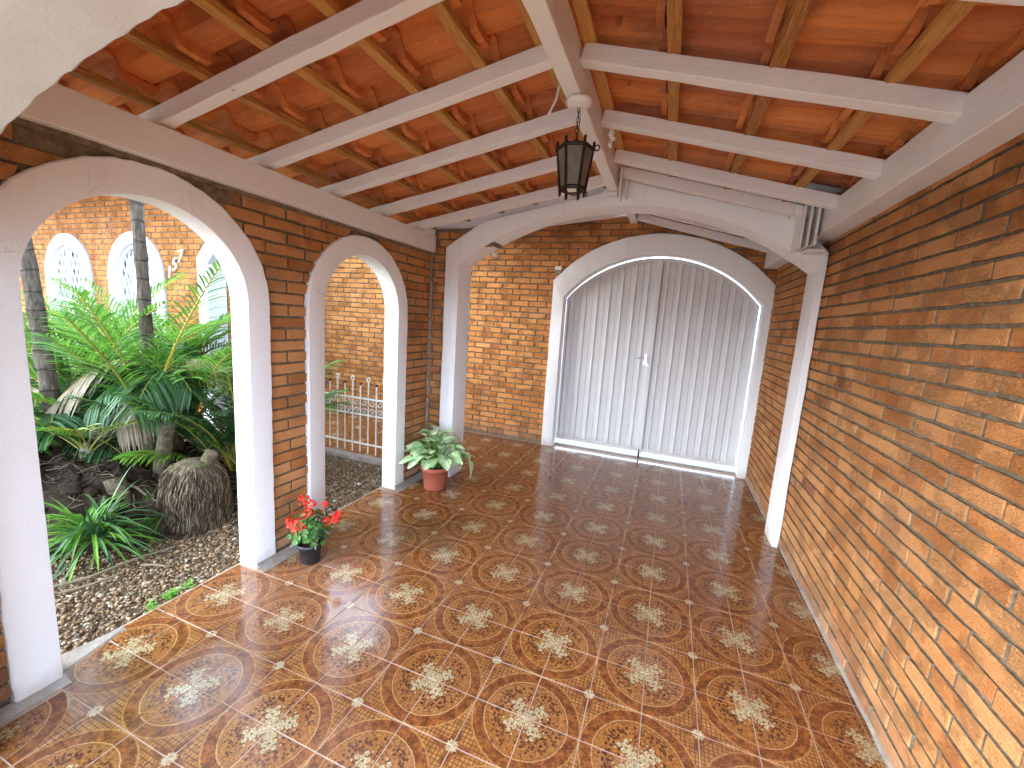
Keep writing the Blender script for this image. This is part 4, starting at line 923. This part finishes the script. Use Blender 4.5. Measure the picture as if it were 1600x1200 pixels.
# gravel
def pebbles(name, regions, seed):
    rs = np.random.RandomState(seed)
    ico_v = []; ph = (1+5**.5)/2
    for a in (-1, 1):
        for b in (-ph, ph): ico_v += [(0, a, b), (a, b, 0), (b, 0, a)]
    ico_v = np.array(ico_v)/math.sqrt(1+ph*ph)
    bm = bmesh.new(); [bm.verts.new(v) for v in ico_v]; bmesh.ops.convex_hull(bm, input=bm.verts); bm.verts.ensure_lookup_table(); bm.verts.index_update()
    iv = np.array([v.co[:] for v in bm.verts]); ifc = np.array([[v.index for v in f.verts] for f in bm.faces]); bm.free()
    P = []
    for (x0, x1, y0, y1, dens) in regions:
        k = int((x1-x0)*(y1-y0)*dens); P.append(np.stack([rs.uniform(x0, x1, k), rs.uniform(y0, y1, k)], 1))
    P = np.concatenate(P); keep = np.array([mound_z(x, y) < .0 for x, y in P]); P = P[keep]; k = len(P)
    sz = rs.lognormal(math.log(.0062), .40, k).clip(.003, .016); zz = GZ+rs.uniform(-.004, .010, k)
    ang = rs.uniform(0, 2*PI, k); sc = np.stack([sz*rs.uniform(.9, 1.5, k), sz*rs.uniform(.7, 1.0, k), sz*rs.uniform(.5, .8, k)], 1)
    V = iv[None]*sc[:, None]*(1+.18*rs.standard_normal((k, 12, 1)).clip(-1, 1)); ca, sa = np.cos(ang)[:, None], np.sin(ang)[:, None]
    X = V[..., 0]*ca-V[..., 1]*sa; Y = V[..., 0]*sa+V[..., 1]*ca; V = np.stack([X+P[:, :1], Y+P[:, 1:], V[..., 2]+zz[:, None]], -1).reshape(-1, 3)
    F = (ifc[None]+(np.arange(k)*12)[:, None, None]).reshape(-1, 3)
    me = bpy.data.meshes.new(name); me.vertices.add(len(V)); me.vertices.foreach_set('co', V.ravel().astype(np.float32))
    me.loops.add(F.size); me.loops.foreach_set('vertex_index', F.ravel().astype(np.int32)); me.polygons.add(len(F))
    me.polygons.foreach_set('loop_start', np.arange(0, F.size, 3, dtype=np.int32)); me.update(calc_edges=True)
    me.materials.append(M['pebble']); at = me.attributes.new('tint', 'FLOAT', 'FACE'); at.data.foreach_set('value', np.repeat(rs.uniform(0, 1, k), 20).astype(np.float32))
    me.polygons.foreach_set('use_smooth', np.ones(len(F), dtype=bool)); me.validate()
    o = bpy.data.objects.new(name, me); link(o); tag(o, kind='stuff', cat='gravel', label='brown and cream pebble gravel between the palm mound and the tiles'); return o
pebbles('gravel', [(-2.25, -1.185, -.5, 1.3, 8500), (-2.6, -1.185, 1.3, 2.1, 7000), (-3.9, -2.25, 1.0, 2.1, 4200)], 3)
mb = MB(); rr = random.Random(91)
for i in range(46):
    x = -1.16+abs(rr.gauss(0, .14)); y = rr.choice((rr.uniform(-.34, .38), rr.uniform(.94, 1.6))); q = rr.uniform(.003, .0065)
    mb.lathe([(0, 0), (q, q*.3), (q*.8, q), (0, q*1.2)], (x, y, .0005), 6, rr.random())
o = mb.build('stray_pebbles', M['pebble']); tag(o, 'stray pebbles scattered on the tiles beside the gravel', 'pebbles', kind='stuff')
mb = MB()
for i in range(26):
    a = rr.uniform(0, 2*PI); q = rr.uniform(.08, .3); x, y = -.80+q*math.cos(a)*.8, .56+q*math.sin(a); w = rr.uniform(.003, .006); b = rr.uniform(0, PI); ca, sa = math.cos(b)*w, math.sin(b)*w
    mb.add([(x-ca, y-sa, .001), (x+sa*.7, y-ca*.7, .003), (x+ca, y+sa, .0015), (x-sa*.7, y+ca*.7, .0025)], [(0, 1, 2, 3)], rr.random())
tag(mb.build('fallen_petals', M['petal']), 'tiny red petals dropped on the tiles around the geranium', 'petals', kind='stuff')
# fallen litter: twigs, dry leaf strips, roots
mb = MB(); rr = random.Random(21)
for i in range(900):
    a = rr.uniform(0, 2*PI); q = math.sqrt(rr.random()); x = MC[0]+.15+1.15*q*math.cos(a); y = MC[1]+.82*q*math.sin(a); z = on_mound(x, y)+.006
    L = rr.uniform(.03, .16); b = rr.uniform(0, PI); pts = [(x+math.cos(b)*L*(t-.5), y+math.sin(b)*L*(t-.5)+.012*math.sin(t*5+i), max(on_mound(x+math.cos(b)*L*(t-.5), y+math.sin(b)*L*(t-.5)), z-.01)+.008+.02*math.sin(PI*t)*rr.random()) for t in (0, .33, .66, 1)]
    mb.tube(pts, [.0035*rr.uniform(.4, 1)]*4, 4, rr.random())
tag(mb.build('leaf_litter', M['fibre']), 'dry twigs and leaf strips littering the dark palm mound', 'litter', kind='stuff')
def stick(pts, r, label):
    mb = MB(); mb.tube(pts, [r, r*1.15, r*.9, r*.6][:len(pts)], 6, .9); tag(mb.build('dry_stick', M['fibre']), label, 'stick', 'dry sticks and roots on mound and gravel')
stick([(-1.79, -.12, -.005), (-1.72, .0, .0), (-1.70, .18, .005), (-1.66, .36, .0)], .008, 'long bent dry stick lying on gravel at the foot of the mound')
stick([(-1.70, -.13, -.005), (-1.64, -.02, .0), (-1.62, .07, .003)], .0065, 'shorter dry stick beside the longest one on the gravel')
stick([(-1.62, .17, .0), (-1.56, .20, .004), (-1.50, .22, .0)], .006, 'pale short stick on the gravel nearer the tiles')
stick([(-2.28, .42, .26), (-2.18, .46, .22), (-2.09, .50, .13), (-2.02, .52, .07)], .008, 'pale crooked root running down the mound beside the fibrous stump')
mb = MB(); rr = random.Random(44)
for i in range(170):
    a = rr.uniform(0, 2*PI); q = rr.uniform(.1, 1)**.6; x = MC[0]+.1+1.08*q*math.cos(a); y = MC[1]+.74*q*math.sin(a); z = on_mound(x, y); R = rr.uniform(.018, .06)
    prof_ = [(0, -R*.5), (R*.8, -R*.3), (R, 0), (R*.75, R*.45), (R*.3, R*.62), (0, R*.6)]; k0 = len(mb.v); mb.lathe(prof_, (x, y, z), 9, rr.random())
    for vi in range(k0, len(mb.v)):
        v = mb.v[vi]; f_ = 1+.55*nz(v[0], v[1], v[2]+i, 22); mb.v[vi] = (x+(v[0]-x)*f_*1.1, y+(v[1]-y)*f_, z+(v[2]-z)*f_)
tag(mb.build('soil_clods', M['soil'], None, True), 'dark lumps of root and soil heaped on the palm mound', 'soil', kind='stuff')
# swollen fibrous stump
bs = thing('palm_stump', 'swollen palm stump covered with hanging root fibres at the edge of the gravel', 'palm stump', (-1.89, .63, 0))
mb = MB(); prof = [(.05, -.07), (.16, -.06), (.178, .03), (.182, .12), (.176, .22), (.158, .31), (.125, .375), (.07, .41), (.0, .42)]
mb.lathe(prof, (0, 0, 0), 30); o = mb.build('body', M['stump'], bs, True)
for v in o.data.vertices: f_ = 1+.12*nz(v.co.x, v.co.y, v.co.z, 6); v.co.x *= f_; v.co.y *= f_
mb = MB(); rr = random.Random(8)
for i in range(2000):
    a = rr.uniform(0, 2*PI); z0 = rr.uniform(-.02, .40); L = rr.uniform(.04, .15); pts = []
    for q in range(4):
        z = z0-L*q/3; z = max(z, -.03); r = np.interp(z, [-.05, .04, .14, .24, .33, .40], [.168, .184, .190, .182, .160, .09])+.006+.006*math.sin(q+i); aa = a+.05*math.sin(i+q*1.3); f_ = 1+.12*nz(r*math.cos(aa), r*math.sin(aa), z, 6); pts.append((r*f_*math.cos(aa), r*f_*math.sin(aa), z))
    mb.tube(pts, [.002, .0034, .003, .001], 4, rr.random()**1.6, False)
mb.build('root_fibres', M['fibre'], bs)['kind'] = 'stuff'
def stump(x, y, z, r, h, tx, ty, label, top=1.0, parent=None):
    t = thing('palm_stump', label, 'palm stump', (x, y, z), 'sawn palm stumps on the planting mound'); rr = random.Random(int(abs(x*100)))
    mb = MB(); pts = [(tx*q, ty*q, h*q-.05*(1-q)) for q in (0, .25, .5, .75, 1)]; mb.tube(pts, [r*1.2, r*1.02, r*.97, r*.95, r*top], 18, rr.random(), False)
    o = mb.build('trunk', M['stump'], t, True)
    for v in o.data.vertices: f_ = .012*nz(v.co.x+x, v.co.y, v.co.z, 22); v.co.x += f_; v.co.y += f_
    mb = MB(); ax = Vector((tx, ty, h)).normalized(); c = Vector((tx, ty, h)); e1 = ax.orthogonal().normalized(); e2 = ax.cross(e1)
    vs = [c+ax*.004]+[c+(e1*math.cos(2*PI*k/18)+e2*math.sin(2*PI*k/18))*r*top*rr.uniform(.97, 1.05) for k in range(18)]
    mb.add(vs, [(0, 1+k, 1+(k+1) % 18) for k in range(18)], rr.random()); mb.build('cut_face', M['cut'], t)
stump(-2.27, .65, .26, .048, .34, .08, .0, 'slanting sawn palm stump leaning on the swollen stump', 1.12)
stump(-2.42, .67, .33, .044, .32, 0, 0, 'upright dark sawn stump behind the slanting one')
stump(-2.80, .62, .35, .065, .10, .02, -.03, 'short thick sawn stump in the middle of the mound', 1.05)
stump(-2.16, .38, .14, .055, .16, -.09, -.0, 'pale rounded sawn stump low on the mound above the bushy palm')
stump(-3.10, .74, .36, .085, .17, .03, 0, 'dark low stump at the back of the mound under the fronds')
stump(-1.86, .66, .36, .042, .10, .05, .03, 'small rotten stub on top right of the swollen stump')
stump(-3.15, .25, .14, .12, .46, 0, 0, 'thick dark stump standing at the left edge of the wide arch')
# tall palms
def palm_trunk(x, y, z0, pts, r0, r1, label):
    t = thing('palm_tree', label, 'palm tree', (x, y, z0), 'ringed palm trunks rising from the mound'); mb = MB(); P = []; R = []; n_ = 46
    for i in range(n_+1):
        q = i/n_; k = q*(len(pts)-1); j = min(int(k), len(pts)-2); f_ = k-j; p = Vector(pts[j])*(1-f_)+Vector(pts[j+1])*f_; P.append(p)
        ringy = .004 if (i % 4 == 0) else 0; R.append(r0+(r1-r0)*q+ringy+.002*nz(q*20, x, y))
    mb.tube(P, R, 16, .5); mb.build('trunk', M['bark'], t, True); return t, P[-1]
pt1, top1 = palm_trunk(-2.72, .86, .25, [(0, 0, -.1), (.02, -.01, .7), (.03, -.02, 1.4), (.0, -.02, 2.4), (-.05, 0, 3.7)], .040, .033, 'upright grey ringed palm trunk crossing in front of the second window')
pt2, top2 = palm_trunk(-2.95, .42, .2, [(0, 0, -.1), (-.08, .01, .5), (-.2, .02, 1.3), (-.42, .03, 2.4), (-.8, .1, 3.6)], .050, .038, 'leaning grey palm trunk at the left edge of the wide arch')
for t, top in ((pt1, top1), (pt2, top2)):
    for k in range(16): frond(t, top, k*2*PI/16*3.1+.3, 1.7, 1.1-.2*(k % 5), .7, M['frond'], .5, 24, .03, .2, 'shade_crown_frond', None, 300+k)  # crowns above the view, thickened to shade the garden and house wall
# fan of fronds at the back of the mound
pb = thing('palm_clump', 'dense clump of bright green feathery palm fronds in front of the house windows', 'palm', (-3.3, 1.0, .2), 'feathery palm clumps on the mound')
rr = random.Random(77)
for k in range(74):
    bx, by = rr.uniform(-.85, .6), rr.uniform(-.30, .35); az = rr.uniform(0, 2*PI)
    frond(pb, (bx, by, .05), az, rr.uniform(1.15, 1.75), rad(rr.uniform(56, 86)), rr.uniform(.12, .45), M['frond'], rr.uniform(.24, .34), 24, .0105, .3, 'frond', None, 500+k, .5, .35)
pb2 = thing('palm_clump', 'darker green palm fronds arching against the right edge of the wide arch', 'palm', (-2.35, 1.25, .0), 'feathery palm clumps on the mound')
for k in range(30):
    bx, by = rr.uniform(-.25, .25), rr.uniform(-.2, .25); az = rr.uniform(0, 2*PI)
    frond(pb2, (bx, by, .0), az, rr.uniform(.9, 1.5), rad(rr.uniform(58, 86)), rr.uniform(.10, .45), M['frond_dark'] if k % 3 else M['frond'], rr.uniform(.22, .30), 24, .0105, .3, 'frond', None, 600+k, .4, .4)
pb3 = thing('palm_clump', 'drooping dark palm fronds mixed with dry brown ones in the middle of the wide arch', 'palm', (-2.55, .92, .80), 'feathery palm clumps on the mound')
mb = MB(); mb.tube([(.0, .0, -.6), (.01, 0, -.3), (0, 0, .02)], [.045, .04, .03], 10, .5); mb.build('stem', M['stump'], pb3, True)
for k, (az, L, ri, dr, mt) in enumerate(((-.9, .62, .9, .95, 'frond_dark'), (-1.6, .6, .85, 1.0, 'frond_dark'), (-.2, .66, .9, .8, 'frond_dark'), (-2.3, .7, .95, .85, 'frond_dark'), (-1.2, .5, .7, 1.15, 'frond_dry'), (.3, .7, 1.0, .7, 'frond_yellow'), (-2.9, .9, 1.0, .8, 'frond_dark'), (2.6, .8, 1.1, .6, 'frond_dark'), (-1.9, .85, 1.15, 1.1, 'frond_dry'), (-2.6, .6, 1.1, .9, 'frond'))):
    frond(pb3, (-.08*(k % 3), .03*(k % 2), 0.02), az, L, ri, dr, M[mt], .25, 24, .0105, .22, 'frond', None, 700+k, .15, .7)
pb4 = thing('palm_clump', 'dark mass of arching fronds behind the yellow stemmed seedling', 'palm', (-3.25, .35, .25), 'feathery palm clumps on the mound')
for k in range(30):
    az = rr.uniform(0, 2*PI); frond(pb4, (rr.uniform(-.2, .2), rr.uniform(-.2, .2), 0), az, rr.uniform(.7, 1.1), rad(rr.uniform(42, 80)), rr.uniform(.25, .7), M['frond_dark'] if k % 2 else M['frond'], .27, 22, .0105, .28, 'frond', None, 800+k, .35, .5)
sdl = thing('palm_seedling', 'young yellow stemmed palm seedling sprouting in the middle left of the mound', 'palm', (-2.62, .42, on_mound(-2.62, .42)))
for k in range(9): frond(sdl, (0, 0, 0), -1.2+k*2*PI/9, .40+.06*(k % 3), rad(68-6*(k % 4)), .32, M['frond_yellow'] if k % 3 else M['frond'], .20, 8, .0105, .45, 'frond', None, 900+k, .55, .3)
mb = MB(); mb.lathe([(.02, -.06), (.045, 0), (.035, .05), (.015, .09)], (0, 0, 0), 12); mb.build('bulb', M['cut'], sdl, True)
bush = thing('palm_bush', 'low bushy palm with glossy strap leaves at the foot of the mound', 'palm', (-1.98, .13, .02)); rr = random.Random(5)
for g in range(7):
    mb = MB(); bz = (rr.uniform(-.06, .06), rr.uniform(-.06, .06), .02+.02*g)
    for k in range(22): blade(mb, bz, rr.uniform(0, 2*PI), rr.uniform(.26, .46), rad(rr.uniform(8, 74)), rr.uniform(.25, .8), rr.uniform(.006, .0105), rr.random())
    mb.build('leaf_tuft', M['frond'] if g % 3 else M['frond_dark'], bush)
b2 = thing('palm_bush', 'small palm tuft half hidden by the left jamb of the wide arch', 'palm', (-2.78, .10, .16))
for g in range(4):
    mb = MB()
    for k in range(14): blade(mb, (0, 0, .02*g), rr.uniform(0, 2*PI), rr.uniform(.2, .36), rad(rr.uniform(15, 70)), rr.uniform(.3, .7), rr.uniform(.007, .011), rr.random())
    mb.build('leaf_tuft', M['frond'], b2)
# moss cushions
for (x, y, r, lb) in ((-2.10, .50, .055, 'bright moss cushion beside the swollen stump'), (-1.93, .38, .06, 'dark moss patch at the foot of the mound near the gravel')):
    mb = MB(); vs = []; fs = []; 
    for j in range(9):
        for i in range(24): a = 2*PI*i/24; q = j/8; rx = r*q*(1+.25*nz(math.cos(a)*2, math.sin(a)*2, x, 2)); X, Y = x+rx*math.cos(a), y+rx*math.sin(a); vs.append((X, Y, on_mound(X, Y)+.022*math.sqrt(max(0, 1-q*q))-.004+.006*nz(X, Y, 0, 60)))
    for j in range(8):
        for i in range(24): fs.append((j*24+i, j*24+(i+1) % 24, (j+1)*24+(i+1) % 24, (j+1)*24+i))
    mb.add(vs, fs); tag(mb.build('moss_patch', M['moss'], None, True), lb, 'moss')
# weeds at the edge of the tiles
def weed(x, y, s, label, n_=26):
    mb = MB(); rr = random.Random(int(s*1000))
    for k in range(n_):
        a = rr.uniform(0, 2*PI); q = rr.random()*s; p = Vector((x+q*math.cos(a)*.6, y+q*math.sin(a), GZ)); top = p+Vector((rr.uniform(-.02, .02), rr.uniform(-.02, .02), rr.uniform(.02, .05)))
        mb.tube([p, top], .0012, 4, .5, False)
        for l in range(4):
            b = rr.uniform(0, 2*PI); d = Vector((math.cos(b), math.sin(b), .3)); ribbon(mb, [top, top+d*.008, top+d*.017], [.001, .005, .001], d.cross(Vector((0, 0, 1))).normalized(), rr.random())
    tag(mb.build('weed', M['weed']), label, 'weed', 'weeds at the edge of the tiles')
weed(-1.225, .085, .035, 'largest green weed tuft growing where gravel meets the tiles', 20); weed(-1.215, .0, .018, 'tiny weed nearest the left jamb of the wide arch', 8); weed(-1.23, .17, .02, 'third small weed toward the brick pier', 8)

# ------------------------------------------------------------------ geranium in a black pot
g = thing('potted_geranium', 'red geranium in a small black plastic pot by the brick pier', 'potted plant', (-.862, .60, 0)); rr = random.Random(12)
mb = MB(); mb.lathe([(0, .002), (.048, .002), (.05, .006), (.063, .100), (.070, .101), (.072, .106), (.072, .120), (.068, .122), (.063, .118), (.061, .095), (0, .094)], (0, 0, 0), 36); mb.build('pot', M['blackpot'], g, True)
mb = MB(); mb.lathe([(.062, .096), (.04, .104), (0, .107)], (0, 0, 0), 20); mb.build('soil', M['soil'], g, True)
mb = MB()
for k in range(16): a = rr.uniform(0, 2*PI); q = rr.uniform(.02, .1); mb.tube([(0.01*math.cos(a), .01*math.sin(a), .10), (q*.5*math.cos(a), q*.5*math.sin(a), .17), (q*math.cos(a), q*math.sin(a), rr.uniform(.20, .31))], .0035, 5, rr.random())
mb.build('stems', M['geranium_leaf'], g)
for grp in range(5):
    mb = MB()
    for k in range(34):
        a = rr.uniform(0, 2*PI); ph_ = rr.uniform(0, PI*.62); R = .115*rr.uniform(.55, 1.05); c = Vector((R*math.sin(ph_)*math.cos(a), R*math.sin(ph_)*math.sin(a), .20+.10*math.cos(ph_)*rr.uniform(.6, 1.1)-(.05 if rr.random() < .25 else 0)))
        nrm = (Vector((math.sin(ph_)*math.cos(a), math.sin(ph_)*math.sin(a), .8))+Vector((rr.uniform(-.5, .5), rr.uniform(-.5, .5), rr.uniform(-.3, .3)))).normalized(); e1 = nrm.orthogonal().normalized(); e2 = nrm.cross(e1); s_ = rr.uniform(.013, .024); ti = rr.random()
        vs = [c-nrm*.004]+[c+(e1*math.cos(2*PI*i/9)+e2*math.sin(2*PI*i/9))*s_*(1+.12*math.cos(i*2.1))+nrm*.003*math.sin(i*1.7+k) for i in range(9)]
        mb.add(vs, [(0, 1+i, 1+(i+1) % 9) for i in range(9) if i != 0], ti)
    o = mb.build('foliage', M['geranium_leaf'], g)
for k, (x, y, z, s_) in enumerate(((-.045, .0, .355, .042), (-.01, .02, .335, .03), (.0, -.01, .29, .036), (-.10, -.045, .235, .032), (-.055, -.065, .235, .035), (-.0, -.075, .235, .04), (-.015, -.06, .262, .028), (.055, .055, .335, .018), (.075, .045, .25, .018), (.125, .075, .275, .028), (.14, .045, .262, .02), (-.15, .02, .255, .009))):
    mb = MB(); mb.tube([(x*.4, y*.4, .2), (x, y, z)], .002, 5, .5, False)
    o = mb.build('flower_head', M['petal'], g); mb = MB(); c0 = Vector((x, y, z))
    for q in range(int(12+s_*900)):
        d = Vector((rr.gauss(0, 1), rr.gauss(0, 1), abs(rr.gauss(0, 1))*.9-.1)).normalized(); c = c0+d*s_*rr.uniform(.75, 1.0); nrm = (d+Vector((rr.uniform(-.5, .5),)*3)).normalized(); e1 = nrm.orthogonal().normalized(); e2 = nrm.cross(e1); ps = min(.009, s_*.5)*rr.uniform(.7, 1.1); ti = rr.random()
        vs = [c]+[c+(e1*math.cos(2*PI*i/10)+e2*math.sin(2*PI*i/10))*ps*(1 if i % 2 else .6)+nrm*.002*(i % 2) for i in range(10)]
        mb.add(vs, [(0, 1+i, 1+(i+1) % 10) for i in range(10)], ti)
    p_ = mb.build('petals', M['petal'], o)
mb = MB(); blade(mb, (.05, -.03, .17), -.5, .06, -.3, .5, .011, .2); blade(mb, (-.02, -.06, .17), -1.8, .055, -.4, .4, .011, .8); mb.build('withered_leaves', M['frond_dry'], g)

# ------------------------------------------------------------------ variegated plant in terracotta pot
sy = thing('potted_arrowhead', 'pale variegated arrowhead plant in a terracotta pot at the foot of the narrow arch', 'potted plant', (-.795, 1.86, 0)); rr = random.Random(33)
mb = MB(); mb.lathe([(0, .002), (.088, .002), (.092, .01), (.112, .165), (.121, .166), (.124, .175), (.124, .198), (.118, .202), (.11, .196), (.106, .17), (0, .168)], (0, 0, 0), 40); mb.build('pot', M['terra'], sy, True)
mb = MB(); mb.lathe([(.108, .17), (.07, .18), (0, .185)], (0, 0, 0), 20); mb.build('soil', M['soil'], sy, True)
def arrow_leaf(L, Wd, kind):
    ts = [0, .08, .2, .38, .6, .8, .93, 1]; ws = [.10, .55, .92, 1.0, .80, .45, .18, 0.0]; vs = []; fs = []
    for t, w in zip(ts, ws):
        x = L*t-.15*L*(1 if t == 0 else 0)*0
        for s_ in (-1, -.5, 0, .5, 1):
            back = -.16*L*(abs(s_)**1.5)*(1-t)**2
            vs.append((x+back, s_*w*Wd, .018*abs(s_)*w-.20*L*t*t+.004*math.sin(t*9+s_*3+kind)))
    for i in range(7):
        for k in range(4): a = i*5+k; fs.append((a, a+1, a+6, a+5))
    me = mesh_of(vs, fs, 'leaf', M['vleaf']); [setattr(p_, 'use_smooth', True) for p_ in me.polygons]; return me
AL = [arrow_leaf(.115, .050, 0), arrow_leaf(.10, .045, 1), arrow_leaf(.13, .055, 2)]
stems = MB(); spots = []
for k in range(52):
    a = k*2.399+rr.uniform(-.2, .2); q = (k/52)**.6; elev = rad(84-74*q); R = .05+.165*q*rr.uniform(.8, 1.1); z = .27+.20*(1-q)*rr.uniform(.75, 1.1)+rr.uniform(-.02, .03)
    spots.append((R*math.cos(a), R*math.sin(a), z, a, elev*.55-.25+rr.uniform(-.25, .2)))
spots += [(.255, .05, .33, .2, -.9), (.30, .02, .27, -.1, -1.2), (-.03, .02, .50, 2.2, .3), (.0, -.0, .49, -1.5, .1), (-.07, .03, .47, 2.9, .0)]
for k, (x, y, z, a, e) in enumerate(spots):
    stems.tube([(x*.1, y*.1, .17), (x*.5, y*.5, z*.75), (x, y, z)], .003, 5, rr.random(), False)
    o = bpy.data.objects.new('leaf', AL[k % 3]); link(o, sy); o.location = (x, y, z); o.rotation_euler = (rr.uniform(-.4, .4), -e, a); s_ = rr.uniform(.8, 1.12); o.scale = (s_, s_, s_)
stems.build('stems', M['weed'], sy)
